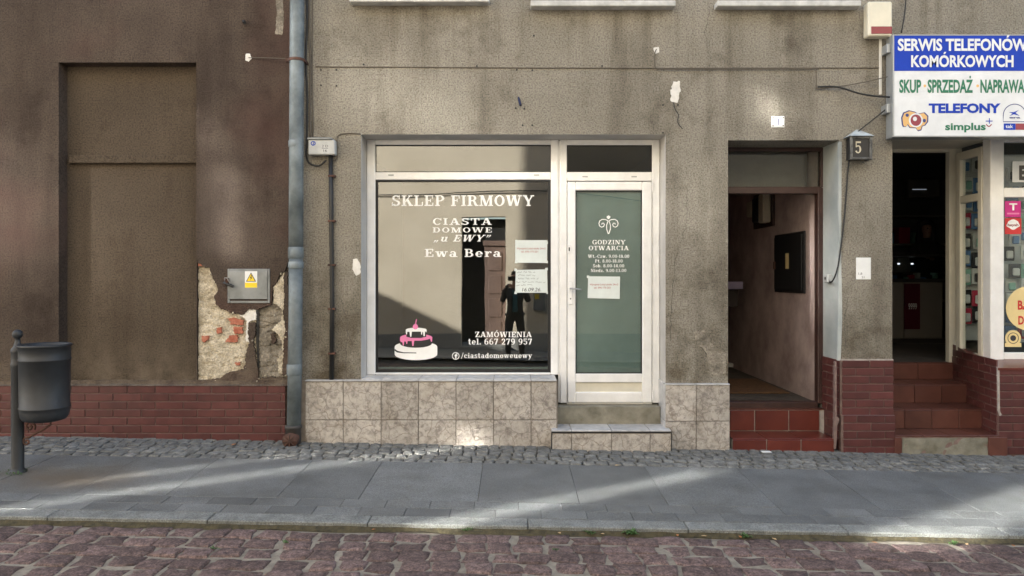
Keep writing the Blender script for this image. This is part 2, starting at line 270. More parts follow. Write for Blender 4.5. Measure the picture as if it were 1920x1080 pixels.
M = dict(
    beige=stucco('beige_roughcast', (.218, .200, .163), (.308, .284, .238), (.50, .47, .44), relief=.012, stain_lo=.50, stain_hi=.74, grime=True),
    brown=stucco('brown_roughcast', (.056, .042, .034), (.096, .074, .058), (.52, .48, .46), relief=.012, dust=(.17, .135, .10), red=(.085, .048, .040), stain_lo=.48),
    niche=stucco('niche_roughcast', (.070, .054, .039), (.100, .078, .057), (.6, .55, .5), dust=(.17, .135, .10), relief=.012),
    reveal=mottled('painted_reveal', (.40, .385, .365), (.50, .48, .45), 4, .8, 30, .3, .004),
    bluepaint=mottled('pale_blue_paint', (.31, .345, .345), (.46, .485, .47), 3, .55, 25, .35, .004),
    upvc=plain('white_upvc', (.87, .865, .85), .32), upvc_cream=plain('cream_upvc', (.68, .64, .53), .4), gasket=plain('black_gasket', (.012, .012, .012), .6),
    glass=glass_mat('shop_glass', .125, warp=.0005), glass_door=glass_mat('door_glass', .085), glass_dark=glass_mat('dark_glass', .05, (.8, .82, .8)),
    mirror=None,
    vinyl=plain('white_vinyl', (.93, .93, .91), .5), vinyl_pink=plain('pink_vinyl', (.85, .24, .47), .5), vinyl_black=plain('black_vinyl', (.02, .02, .022), .5),
    film=mottled('frosted_green_film', (.115, .165, .150), (.185, .250, .228), 1.6, .35, 20, .05, .001, rnd=False, detail=5), paper=plain('paper', (.72, .78, .76), .8), paper_white=plain('white_paper', (.78, .79, .78), .8), tape=plain('clear_tape', (.72, .78, .76), .25),
    ink_red=plain('red_ink', (.45, .08, .07), .7), ink=plain('dark_ink', (.03, .03, .04), .7),
    tile=stone_tile('stone_print_tile', (.225, .20, .175), (.42, .385, .345), (.225, .19, .16)), cop=mottled('marble_coping', (.36, .36, .36), (.58, .57, .56), 14, .35, 30, .1, .002, var=.1),
    grout=mottled('grout', (.20, .17, .14), (.30, .26, .22), 12, .9), blacktrim=plain('black_trim', (.015, .015, .015), .4),
    concrete=mottled('old_concrete', (.13, .12, .088), (.27, .255, .205), 7, .9, 35, .5, .006, detail=6),
    brick=mottled('glazed_red_brick', (.068, .021, .0195), (.108, .032, .029), 9, .4, 30, .25, .003, var=.17), mortar=mottled('pale_mortar', (.14, .088, .078), (.21, .15, .13), 20, .9),
    mortar_white=mottled('white_mortar', (.28, .24, .21), (.46, .42, .38), 14, .9, 30, .6, .01),
    steptile=mottled('red_step_tile', (.095, .020, .014), (.135, .030, .020), 6, .3, 60, .2, .002, var=.08), stepbrown=mottled('brown_step_tile', (.078, .027, .019), (.118, .043, .030), 7, .4, 40, .2, .003, var=.12),
    lime=mottled('old_lime_plaster', (.42, .36, .26), (.70, .63, .50), 9, .95, 45, 1.0, .016, detail=8, speck=(70, .6, 1.15)), limegrey=mottled('grey_render', (.13, .115, .09), (.36, .32, .26), 8, .95, 40, 1.0, .016, detail=8, speck=(60, .6, 1.15)),
    rawbrick=mottled('raw_brick', (.30, .075, .04), (.46, .20, .13), 18, .9, 50, .7, .008),
    slab=slab_mat(), kerb=mottled('rough_granite_kerb', (.145, .152, .145), (.235, .244, .233), 10, .8, 70, .7, .005, var=.06, speck=(110, .55, 1.3)),
    sett=mottled('grey_sett', (.088, .088, .081), (.228, .226, .208), 18, .85, 45, .8, .008, var=.22, speck=(90, .75, 1.2)), dirt=mottled('joint_dirt', (.030, .028, .022), (.085, .078, .064), 14, .95, 60, .6, .006),
    rsett=mottled('porphyry_sett', (.058, .037, .034), (.178, .122, .111), 26, .78, 60, 1.0, .010, var=.28, speck=(85, .5, 1.5), detail=7), sand=mottled('joint_sand', (.17, .15, .12), (.29, .26, .21), 16, .95, 70, .8, .008),
    moss=mottled('gutter_moss', (.03, .026, .014), (.085, .07, .035), 25, .95, 70, 1, .01), leafg=plain('weed_leaf', (.05, .11, .025), .6), leafb=plain('dry_leaf', (.38, .16, .06), .7), leafy=plain('pale_dry_leaf', (.55, .38, .2), .7),
    galv=mottled('galvanised_zinc', (.085, .105, .115), (.225, .262, .28), 5, .6, 20, .15, .003, metal=.25, detail=6), rust=mottled('rusty_iron', (.04, .022, .016), (.13, .055, .035), 12, .8, 40, .6, .005), zincgrey=mottled('grey_metal_box', (.16, .172, .176), (.28, .296, .30), 5, .45, 25, .15, .002, metal=.3),
    binpaint=mottled('graphite_paint', (.011, .013, .016), (.021, .024, .029), 5, .55, 30, .15, .002), steel=plain('steel', (.45, .45, .45), .3, 1.0),
    blackplastic=plain('black_plastic', (.015, .015, .015), .5), cable=plain('grey_cable', (.11, .092, .07), .7), cableb=plain('black_cable', (.014, .014, .014), .6), whitecable=plain('white_conduit', (.68, .66, .6), .5),
    boxgrey=mottled('grey_plastic_box', (.33, .34, .34), (.48, .49, .48), 8, .5, 30, .2, .002), yellow=plain('yellow_print', (.85, .62, .02), .5), bluelogo=plain('blue_print', (.02, .06, .34), .5),
    stone_sill=mottled('stone_sill', (.40, .40, .39), (.66, .66, .64), 9, .8, 30, .5, .006, detail=6), oldwhite=mottled('old_white_plaster', (.62, .60, .56), (.8, .78, .74), 14, .95, 40, .7, .01),
    signwhite=plain('sign_white', (.76, .79, .82), .45), signblue=plain('sign_blue', (.008, .05, .46), .6, 0, .25), signgreen=plain('sign_green', (.0, .17, .09), .4), signframe=plain('sign_frame', (.35, .37, .38), .4, .3),
    orange=plain('orange_print', (.78, .48, .18), .5), maroon=plain('maroon_print', (.30, .04, .06), .5), magenta=plain('magenta_print', (.62, .015, .24), .4), redprint=plain('red_print', (.62, .03, .03), .4), cream=plain('cream_print', (.83, .66, .32), .5), signstub=plain('dark_blue_plastic', (.012, .016, .05), .5), navy=plain('navy_print', (.03, .05, .22), .5),
    alarm=plain('alarm_cream', (.72, .68, .55), .4), alarmred=plain('alarm_red_lens', (.22, .012, .03), .25),
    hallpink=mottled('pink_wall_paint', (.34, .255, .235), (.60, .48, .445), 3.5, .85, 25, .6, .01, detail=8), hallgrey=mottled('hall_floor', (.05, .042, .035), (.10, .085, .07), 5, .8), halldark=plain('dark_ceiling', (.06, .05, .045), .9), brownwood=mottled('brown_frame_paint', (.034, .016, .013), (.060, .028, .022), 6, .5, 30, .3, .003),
    doormat=mottled('coir_mat', (.10, .05, .022), (.17, .09, .04), 30, .95, 90, .9, .006), blackbox=plain('black_paint', (.016, .016, .017), .45), lilac=plain('lilac_board', (.42, .36, .52), .6), ivory=plain('ivory_plastic', (.55, .50, .38), .5),
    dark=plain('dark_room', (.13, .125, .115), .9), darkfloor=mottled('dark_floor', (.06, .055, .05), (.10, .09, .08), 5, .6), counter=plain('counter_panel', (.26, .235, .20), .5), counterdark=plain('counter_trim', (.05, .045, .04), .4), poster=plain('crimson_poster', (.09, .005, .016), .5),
    skin=plain('skin', (.42, .24, .17), .55), hair=plain('dark_hair', (.015, .011, .009), .6), jacket=plain('dark_jacket', (.022, .026, .032), .75), trousers=plain('dark_trousers', (.011, .012, .014), .8), teal=plain('teal_shirt', (.04, .27, .33), .8), shoe=plain('black_shoe', (.012, .012, .012), .5), blackcloth=plain('black_top', (.02, .02, .02), .8),
    opp=mottled('cream_facade', (.56, .495, .38), (.66, .59, .465), 1.2, .9, 40, .25, .004, rnd=False), oppplinth=mottled('grey_plinth', (.24, .24, .22), (.32, .32, .30), 3, .9), doorwood=mottled('brown_door', (.16, .108, .088), (.21, .145, .12), 5, .5), rooftile=mottled('roof_tile', (.16, .06, .04), (.24, .10, .07), 6, .8),
    packw=plain('pack_white', (.55, .57, .55), .35), packb=plain('pack_blue', (.10, .22, .42), .35), packk=plain('pack_black', (.02, .02, .022), .35), packg=plain('pack_green', (.22, .42, .34), .35), packr=plain('pack_red', (.45, .03, .07), .35),
)
M['mirror'] = (lambda m, nt, b: (b.inputs['Base Color'].__setattr__('default_value', (.9, .92, .92, 1)), b.inputs['Metallic'].__setattr__('default_value', 1.0), b.inputs['Roughness'].__setattr__('default_value', .038), m)[-1])(*new_mat('sun_mirror_pane'))  # full mirror finish, chosen so the panes throw bright sun streaks
M['mirror_soft'] = M['mirror'].copy(); M['mirror_soft'].name = 'soft_sun_mirror_pane'; M['mirror_soft'].node_tree.nodes['Principled BSDF'].inputs['Roughness'].default_value = .11  # rougher mirror for the fainter, softer sun patches
M['led_dim'] = emissive('dim_indicator', (.75, .85, 1), .06)
M['led'] = emissive('led_light', (.8, .87, 1), .5)
M['glasscase'] = glass_mat('display_glass', .06, (.85, .87, .86))
# ================================================================ lettering
T_, S_, H_ = .095, .21, .095                            # hairline, stem, slab thickness (cap height 1)
def _v(x, y0=0., y1=1., w=S_): return ('p', [(x - w / 2, y0), (x + w / 2, y0), (x + w / 2, y1), (x - w / 2, y1)])
def _h(x0, x1, y, w=H_): return ('p', [(x0, y - w / 2), (x1, y - w / 2), (x1, y + w / 2), (x0, y + w / 2)])
def _d(x0, y0, x1, y1, w): return ('p', [(x0 - w / 2, y0), (x0 + w / 2, y0), (x1 + w / 2, y1), (x1 - w / 2, y1)])
def _a(cx, cy, rx, ry, a0=0, a1=360, tw=S_, th=T_):
    n = max(6, int(abs(a1 - a0) / 15)); out = []; inn = []
    for i in range(n + 1):
        t = R(a0 + (a1 - a0) * i / n); out.append((cx + rx * math.cos(t), cy + ry * math.sin(t))); inn.append((cx + (rx - tw) * math.cos(t), cy + (ry - th) * math.sin(t)))
    return ('s', out, inn)
def _b(x, e=.21): return _h(x - e, x + e, H_ / 2)        # foot serif
def _t(x, e=.21, y=1.): return _h(x - e, x + e, y - H_ / 2)
X_ = .70
GL = {
 'A': (1.08, [_d(.2, 0, .5, 1, .11), _d(.86, 0, .55, 1, .25), _h(.3, .76, .32), _b(.2, .19), _b(.87, .21)]),
 'B': (.92, [_v(.25), _h(.04, .5, H_ / 2), _h(.04, .48, 1 - H_ / 2), _h(.3, .5, .53), _a(.48, .745, .31, .255, -90, 90), _a(.5, .275, .36, .275, -90, 90)]),
 'C': (.94, [_a(.5, .5, .45, .515, 42, 318), _v(.85, .66, 1, .08)]),
 'D': (1.0, [_v(.25), _h(.04, .5, H_ / 2), _h(.04, .5, 1 - H_ / 2), _a(.49, .5, .46, .5, -90, 90)]),
 'E': (.90, [_v(.25), _h(.04, .82, H_ / 2), _h(.04, .8, 1 - H_ / 2), _h(.3, .6, .51), _v(.785, 0, .31, .085), _v(.765, .7, 1, .085), _v(.58, .36, .66, .075)]),
 'F': (.86, [_v(.25), _b(.25), _h(.04, .8, 1 - H_ / 2), _h(.3, .6, .51), _v(.765, .7, 1, .085), _v(.58, .36, .66, .075)]),
 'G': (1.02, [_a(.5, .5, .45, .515, 42, 322), _v(.82, .03, .42), _h(.62, 1.0, .42), _v(.85, .68, 1, .08)]),
 'I': (.5, [_v(.25), _b(.25), _t(.25)]),
 'K': (1.06, [_v(.25), _b(.25), _t(.25), _d(.36, .36, .8, 1, .12), _d(.86, 0, .52, .62, .25), _t(.8, .18), _b(.87, .19)]),
 'L': (.86, [_v(.25), _t(.25), _h(.04, .8, H_ / 2), _v(.765, 0, .38, .085)]),
 'M': (1.28, [_v(.2, 0, 1, .11), _v(1.03), _d(.62, 0, .27, 1, .23), _d(.62, 0, .97, 1, .11), _b(.2, .17), _b(1.03, .21), _t(.2, .17), _t(1.05, .19)]),
 'N': (1.08, [_v(.2, 0, 1, .11), _v(.88, 0, 1, .11), _d(.82, 0, .27, 1, .24), _b(.2, .17), _t(.2, .17), _t(.88, .17)]),
 'O': (.98, [_a(.49, .5, .45, .515)]),
 'Ó': (.98, [_a(.49, .5, .45, .515), _d(.44, 1.07, .62, 1.3, .15)]),
 'P': (.90, [_v(.25), _b(.25), _h(.04, .5, 1 - H_ / 2), _h(.3, .5, .47), _a(.49, .72, .36, .285, -90, 90)]),
 'R': (1.02, [_v(.25), _b(.25), _h(.04, .5, 1 - H_ / 2), _h(.3, .55, .49), _a(.49, .735, .34, .27, -90, 90), _d(.82, 0, .6, .5, .22), _b(.87, .15)]),
 'S': (.82, [_a(.4, .74, .33, .275, 25, 270, .19, .12), _a(.4, .265, .37, .28, 90, -155, .21, .12), _v(.69, .66, 1, .08), _v(.08, 0, .34, .08)]),
 'T': (.94, [_v(.47), _b(.47), _h(.05, .89, 1 - H_ / 2), _v(.09, .64, 1, .085), _v(.85, .64, 1, .085)]),
 'W': (1.46, [_d(.42, 0, .2, 1, .24), _d(.46, 0, .73, 1, .11), _d(1.0, 0, .74, 1, .24), _d(1.04, 0, 1.28, 1, .11), _t(.2, .19), _t(.74, .19), _t(1.27, .17)]),
 'Y': (1.04, [_d(.52, .4, .2, 1, .24), _d(.54, .4, .86, 1, .11), _v(.52, 0, .46), _b(.52), _t(.2, .19), _t(.86, .17)]),
 'Z': (.88, [_h(.08, .8, 1 - H_ / 2), _h(.08, .82, H_ / 2), _d(.22, .04, .68, .96, .26), _v(.11, .68, 1, .085), _v(.79, 0, .34, .085)]),
 'a': (.80, [_a(.33, .2, .28, .215, 0, 360, .19, .08), _v(.56, 0, .48, .2), _a(.38, .47, .28, .25, 0, 165, .19, .09), _h(.56, .78, H_ / 2)]),
 'b': (.82, [_v(.22), _h(.02, .3, 1 - H_ / 2), _a(.45, .35, .33, .365)]),
 'c': (.72, [_a(.38, .35, .34, .365, 45, 320), _v(.6, .44, .62, .15)]),
 'd': (.86, [_v(.62), _a(.38, .35, .34, .365), _h(.44, .7, 1 - H_ / 2), _h(.6, .84, H_ / 2)]),
 'e': (.76, [_a(.38, .35, .34, .365, 0, 325), _h(.12, .68, .36, .08)]),
 'i': (.46, [_v(.24, 0, X_), _b(.24), _h(.03, .3, X_ - H_ / 2), _v(.22, .82, 1.0, .21)]),
 'l': (.46, [_v(.24), _b(.24), _h(.03, .3, 1 - H_ / 2)]),
 'm': (1.3, [_v(.23, 0, X_), _v(.65, 0, .45), _v(1.07, 0, .45), _a(.45, .44, .305, .27, 0, 180), _a(.87, .44, .305, .27, 0, 150), _b(.23, .19), _b(.65, .17), _b(1.07, .19), _h(.03, .3, X_ - H_ / 2)]),
 'n': (.92, [_v(.23, 0, X_), _v(.68, 0, .45), _a(.475, .44, .31, .27, 0, 180), _b(.23, .2), _b(.68, .2), _h(.03, .3, X_ - H_ / 2)]),
 'o': (.76, [_a(.38, .35, .35, .365)]),
 'r': (.68, [_v(.23, 0, X_), _b(.23, .2), _h(.03, .3, X_ - H_ / 2), _a(.5, .42, .22, .29, 40, 180, .16, .1), _v(.6, .48, .66, .15)]),
 's': (.66, [_a(.33, .52, .26, .195, 25, 270, .16, .1), _a(.33, .19, .29, .2, 90, -155, .17, .1), _v(.55, .48, .7, .075), _v(.08, 0, .24, .075)]),
 't': (.6, [_v(.27, .1, .95), _h(.04, .52, X_ - H_ / 2), _a(.4, .2, .235, .21, 180, 330)]),
 'u': (.92, [_v(.23, .2, X_), _v(.66, 0, X_), _a(.44, .25, .315, .265, 180, 360), _h(.03, .3, X_ - H_ / 2), _h(.48, .7, X_ - H_ / 2), _h(.66, .9, H_ / 2)]),
 'w': (1.16, [_d(.36, 0, .18, X_, .2), _d(.39, 0, .58, X_, .1), _d(.8, 0, .6, X_, .2), _d(.83, 0, 1.0, X_, .1), _t(.18, .17, X_), _t(.58, .16, X_), _t(1.0, .15, X_)]),
 'y': (.86, [_d(.46, 0, .2, X_, .2), _d(.3, -.26, .7, X_, .1), _t(.2, .18, X_), _t(.7, .15, X_), _h(.1, .34, -.24)]),
 'z': (.7, [_h(.07, .62, X_ - H_ / 2), _h(.07, .64, H_ / 2), _d(.18, .04, .52, X_ - .04, .2), _v(.1, .46, X_, .07), _v(.61, 0, .24, .07)]),
 '0': (.8, [_a(.4, .5, .36, .515, 0, 360, .19)]), '1': (.56, [_v(.3), _b(.3), _h(.08, .35, .93)]),
 '2': (.78, [_a(.38, .7, .32, .31, -30, 180, .2), _d(.16, .04, .6, .6, .16), _h(.07, .72, .06, .12)]),
 '3': (.78, [_a(.37, .735, .3, .275, -90, 150, .19), _a(.38, .27, .34, .285, -150, 90, .2)]),
 '4': (.8, [_v(.53), _h(.04, .74, .3), _d(.1, .3, .5, 1, .12), _b(.53, .18)]),
 '5': (.78, [_a(.37, .33, .35, .345, -155, 130, .2), _v(.16, .5, 1, .1), _h(.12, .68, .93, .14)]),
 '6': (.8, [_a(.4, .32, .35, .335, 0, 360, .19), _a(.48, .5, .43, .515, 70, 200, .2)]),
 '7': (.76, [_h(.06, .72, .93, .14), _d(.3, 0, .62, .93, .22), _v(.1, .7, 1, .08)]),
 '8': (.8, [_a(.4, .75, .3, .265, 0, 360, .17), _a(.4, .27, .35, .285, 0, 360, .19)]),
 '9': (.8, [_a(.4, .68, .35, .335, 0, 360, .19), _a(.32, .5, .43, .515, -110, 20, .2)]),
 '.': (.34, [_v(.17, 0, .2, .2)]), ',': (.34, [_v(.17, 0, .2, .2), _d(.1, -.16, .2, .05, .1)]), '-': (.46, [_h(.05, .4, .33, .12)]),
 '/': (.55, [_d(.08, -.12, .46, 1.08, .12)]), ' ': (.42, []),
 '„': (.6, [_v(.17, .02, .2, .17), _d(.08, -.16, .2, .06, .08), _v(.43, .02, .2, .17), _d(.34, -.16, .46, .06, .08)]),
 '”': (.6, [_v(.17, .8, .98, .17), _d(.08, .62, .2, .84, .08), _v(.43, .8, .98, .17), _d(.34, .62, .46, .84, .08)]),
}
def slab_text(name, txt, x0, x1, zb, cap, y, mat, parent, shear=0., track=.05, th=.0012):
    """a line of slab-serif lettering between x0 and x1 on baseline zb, standing on plane y"""
    mb = MB(); pen = 0; items = []
    for ch in txt:
        w, prims = GL[ch]; items.append((pen, prims)); pen += w + track
    pen -= track; sx = (x1 - x0) / pen; k = 0
    for px, prims in items:
        for pr in prims:
            k += 1; yy = y - th - (k % 7) * .00012
            f = lambda p: (x0 + (px + p[0] + shear * p[1]) * sx, zb + p[1] * cap)
            if pr[0] == 'p': mb.prism([f(p) for p in pr[1]], yy, y - .0002 + (k % 7) * .00001)
            else:
                o, i_ = pr[1], pr[2]
                for a in range(len(o) - 1):
                    q = [f(o[a]), f(o[a + 1]), f(i_[a + 1]), f(i_[a])]
                    mb.add([(p[0], yy, p[1]) for p in q], [(0, 1, 2, 3)])
    return mb.build(name, mat, parent)
def _curve(txt, bold, shear, space):
    cu = bpy.data.curves.new('lettering_curve', 'FONT'); cu.body = txt; cu.size = 1; cu.offset = bold; cu.shear = shear; cu.resolution_u = 3; cu.space_character = space
    to = bpy.data.objects.new('lettering_curve', cu); COL.objects.link(to)
    dg = bpy.context.evaluated_depsgraph_get(); me = bpy.data.meshes.new_from_object(to.evaluated_get(dg))
    bpy.data.objects.remove(to); bpy.data.curves.remove(cu); return me
def sans_text(name, txt, x0, x1, zb, cap, y, mat, parent, bold=.02, shear=0., th=.0015, space=1.0):
    """a line of sans lettering fitted between x0 and x1; acute accents are set as strokes of their own"""
    plain_txt = txt.replace('Ó', 'O').replace('Ż', 'Z'); me = _curve(plain_txt, bold, shear, space)
    xs = [v.co.x for v in me.vertices]; a, b = min(xs), max(xs); s = (x1 - x0) / max(b - a, 1e-6); kz = cap / .727
    cx, cz = (x0 + x1) / 2, zb + cap / 2
    vs = [Vector((v.co.x, v.co.y, 0)) for v in me.vertices]; fs = [tuple(p.vertices) for p in me.polygons]
    for i, ch in enumerate(txt):
        if ch in 'ÓŻ':
            w1 = max(v.co.x for v in _curve(plain_txt[:i + 1], bold, shear, space).vertices); w0 = max(v.co.x for v in _curve(plain_txt[:i], bold, shear, space).vertices)
            m = (w0 + w1) / 2 + .03; k = len(vs); q = [(-.06, .79), (.06, .79), (.17, .93), (.0, .93)] if ch == 'Ó' else [(-.075, .79), (.075, .79), (.075, .93), (-.075, .93)]
            vs += [Vector((m + p[0], p[1], 0)) for p in q]; fs.append((k, k + 1, k + 2, k + 3))
    out = bpy.data.meshes.new(name); out.from_pydata([(x0 + (v.x - a) * s - cx, -th, zb + v.y * kz - cz) for v in vs], [], fs); out.materials.append(mat)
    return mkobj(name, out, parent, (cx, y, cz))
def ribbon(mb, pts, w, y, mi=0):
    """flat stroke along pts (x, z) of width w (number or list)"""
    n = len(pts); L = []; Q = []
    for i, p in enumerate(pts):
        a, b = pts[max(i - 1, 0)], pts[min(i + 1, n - 1)]; dx, dz = b[0] - a[0], b[1] - a[1]; l = math.hypot(dx, dz) or 1
        ww = (w[i] if isinstance(w, (list, tuple)) else w) / 2
        L.append((p[0] - dz / l * ww, y, p[1] + dx / l * ww)); Q.append((p[0] + dz / l * ww, y, p[1] - dx / l * ww))
    k = len(L); mb.add(L + Q, [(i, k + i, k + i + 1, i + 1) for i in range(k - 1)], mi); return mb
def disc(cx, cz, rx, rz_, n=28, a0=0, a1=360):
    return [(cx + rx * math.cos(R(a0 + (a1 - a0) * i / n)), cz + rz_ * math.sin(R(a0 + (a1 - a0) * i / n))) for i in range(n if a1 - a0 == 360 else n + 1)]
def ring(mb, cx, cz, rx, rz_, w, y, n=28, a0=0, a1=360):
    ribbon(mb, [(cx + rx * math.cos(R(a0 + (a1 - a0) * i / n)), cz + rz_ * math.sin(R(a0 + (a1 - a0) * i / n))) for i in range(n + 1)], w, y)

# ================================================================ builders for facades
def facade(xs, zs, holes, y, mb=None, zlow=None):
    """front sheet on plane y between xs and zs with rectangular holes (x0, x1, z0, z1)"""
    mb = mb or MB()
    X = sorted({xs[0], xs[1], *[h[0] for h in holes], *[h[1] for h in holes]}); X = [x for x in X if xs[0] <= x <= xs[1]]
    Z = sorted({zs[0], zs[1], *[h[2] for h in holes], *[h[3] for h in holes]}); Z = [z for z in Z if zs[0] <= z <= zs[1]]
    for a, b in zip(X, X[1:]):
        for c, d in zip(Z, Z[1:]):
            mx, mz = (a + b) / 2, (c + d) / 2
            if any(h[0] < mx < h[1] and h[2] < mz < h[3] for h in holes): continue
            mb.quad((a, y, c), (b, y, c), (b, y, d), (a, y, d))
    return mb
def shell(mb, x0, x1, y0, y1, z0, z1):
    """sides, back and flat roof behind a facade sheet"""
    mb.quad((x0, y1, z0), (x0, y0, z0), (x0, y0, z1), (x0, y1, z1)); mb.quad((x1, y0, z0), (x1, y1, z0), (x1, y1, z1), (x1, y0, z1))
    mb.quad((x1, y1, z0), (x0, y1, z0), (x0, y1, z1), (x1, y1, z1)); mb.quad((x0, y0, z1), (x1, y0, z1), (x1, y1, z1), (x0, y1, z1)); return mb
def reveals(mb, x0, x1, z0, z1, ya, yb, sides='lrtb'):
    if 'l' in sides: mb.quad((x0, ya, z0), (x0, yb, z0), (x0, yb, z1), (x0, ya, z1))
    if 'r' in sides: mb.quad((x1, yb, z0), (x1, ya, z0), (x1, ya, z1), (x1, yb, z1))
    if 't' in sides: mb.quad((x0, ya, z1), (x0, yb, z1), (x1, yb, z1), (x1, ya, z1))
    if 'b' in sides: mb.quad((x0, ya, z0), (x1, ya, z0), (x1, yb, z0), (x0, yb, z0))
    return mb
def frame_box(mb, x0, x1, z0, z1, w, ya, yb, b=.004):
    """four rails round an opening: outer size x0..x1, z0..z1, rail width w (number or l, r, t, b)"""
    l, r, t, bo = w if isinstance(w, tuple) else (w, w, w, w)
    mb.box(x0, x0 + l, ya, yb, z0, z1, b); mb.box(x1 - r, x1, ya, yb, z0, z1, b)
    mb.box(x0 + l, x1 - r, ya + .0015, yb, z1 - t, z1, b); mb.box(x0 + l, x1 - r, ya + .0015, yb, z0, z0 + bo, b); return mb
_bm = {}
def piece(name, mat, parent, cx, cy, cz, sx, sy, sz, b=.003, rotz=0.):
    """a bevelled block, mesh shared between pieces of the same size"""
    key = (name, mat.name, round(sx, 3), round(sy, 3), round(sz, 3))
    if key not in _bm: _bm[key] = MB().box(-sx / 2, sx / 2, -sy / 2, sy / 2, -sz / 2, sz / 2, b).mesh(name, mat)
    o = mkobj(name, _bm[key], parent, (cx, cy, cz)); o.rotation_euler.z = rotz; return o
def brick_rows(parent, x0, x1, zt, zb_of, y, mat, L=.24, Hh=.0615, gap=.009, depth=.014, axis='x', y1=None, start=0):
    """courses of brick slips from zt downward until below zb_of(x); axis 'y' lays them on a side wall at x0 from y to y1"""
    row = 0; z = zt
    while z > zb_of - .03:
        a, b = (x0, x1) if axis == 'x' else (y, y1)
        off = -(L + gap) / 2 if (row + start) % 2 else 0.0
        p = a + off
        while p < b - .004:
            s, e = max(p, a), min(p + L, b)
            if e - s > .02:
                jz = random.uniform(-.0008, .0008); dp = random.uniform(0, .0018)
                if axis == 'x': piece('brick', mat, parent, (s + e) / 2, y - depth / 2 - dp, z - Hh / 2 + jz, round(e - s, 3), depth, Hh, .0025)
                else: piece('brick', mat, parent, x0 - depth / 2 - dp, (s + e) / 2, z - Hh / 2 + jz, depth, round(e - s, 3), Hh, .0025)
            p += L + gap
        row += 1; z -= Hh + gap
def jag(poly, amp, sub, seed):
    """roughen an outline"""
    rnd = random.Random(seed); out = []
    for i, p in enumerate(poly):
        q = poly[(i + 1) % len(poly)]; l = math.hypot(q[0] - p[0], q[1] - p[1]); n = max(1, int(l / sub))
        for k in range(n):
            t = k / n; j = 0 if k == 0 else amp
            out.append((p[0] + (q[0] - p[0]) * t + rnd.uniform(-j, j), p[1] + (q[1] - p[1]) * t + rnd.uniform(-j, j)))
    return out
# ================================================================ ground, road, pavements
struct(MB().box(-150, 150, -150, 150, -1.2, -.7).build('ground', M['dirt']))
def sheet(x0, x1, y0, y1, zf, dz, nx=1):
    mb = MB()
    for i in range(nx):
        a, b = x0 + (x1 - x0) * i / nx, x0 + (x1 - x0) * (i + 1) / nx
        mb.quad((a, y0, zf(a, y0) + dz), (b, y0, zf(b, y0) + dz), (b, y1, zf(b, y1) + dz), (a, y1, zf(a, y1) + dz))
    return mb
TILT = (.03, .019, 0)
pavement = struct(sheet(-14, 14, -1.95, .02, gz, -.018).build('pavement', M['dirt']))
road = struct(sheet(-16, 16, -6.6, -1.95, rz, -.008).build('road', M['sand']))
oppz = lambda x, y: -.019 * x - .05
far_pave = struct(sheet(-30, 30, -8.7, -6.6, oppz, 0).build('pavement', M['slab']))
_k = MB()
_k.add([(-30, -6.6, .47), (30, -6.6, -.67), (30, -6.6, -.9), (-30, -6.6, -.2)], [(0, 1, 2, 3)])
_k.add([(x, y, oppz(x, y) + .004) for x, y in ((-30, -6.75), (30, -6.75), (30, -6.6), (-30, -6.6))], [(0, 1, 2, 3)])
_k.build('kerb_stone', M['kerb'], far_pave)

def stone_mesh(name, w, d, h, mat, seed, dome=.006, jit=.12):
    """a hewn sett: uneven outline, rounded shoulders, slightly domed uneven top (top face at z = 0)"""
    rnd = random.Random(seed); mb = MB(); n = 8
    base = [(-1, -1), (0, -1.02), (1, -1), (1.02, 0), (1, 1), (0, 1.02), (-1, 1), (-1.02, 0)]
    pts = [((x + rnd.uniform(-jit, jit)) * w / 2, (y + rnd.uniform(-jit, jit)) * d / 2) for x, y in base]
    rings = [(1.0, -h), (1.0, -.009), (.94, -.001), (.60, dome * .5)]
    vs = []
    for i, (k, z) in enumerate(rings):
        for x, y in pts: vs.append((x * k, y * k, z + (rnd.uniform(-.0035, .0035) if i > 1 else 0)))
    vs.append((0, 0, dome)); fs = []
    for i in range(3):
        for j in range(n): fs.append((i * n + j, i * n + (j + 1) % n, (i + 1) * n + (j + 1) % n, (i + 1) * n + j))
    for j in range(n): fs.append((3 * n + j, 3 * n + (j + 1) % n, 4 * n))
    mb.add(vs, fs); return mb
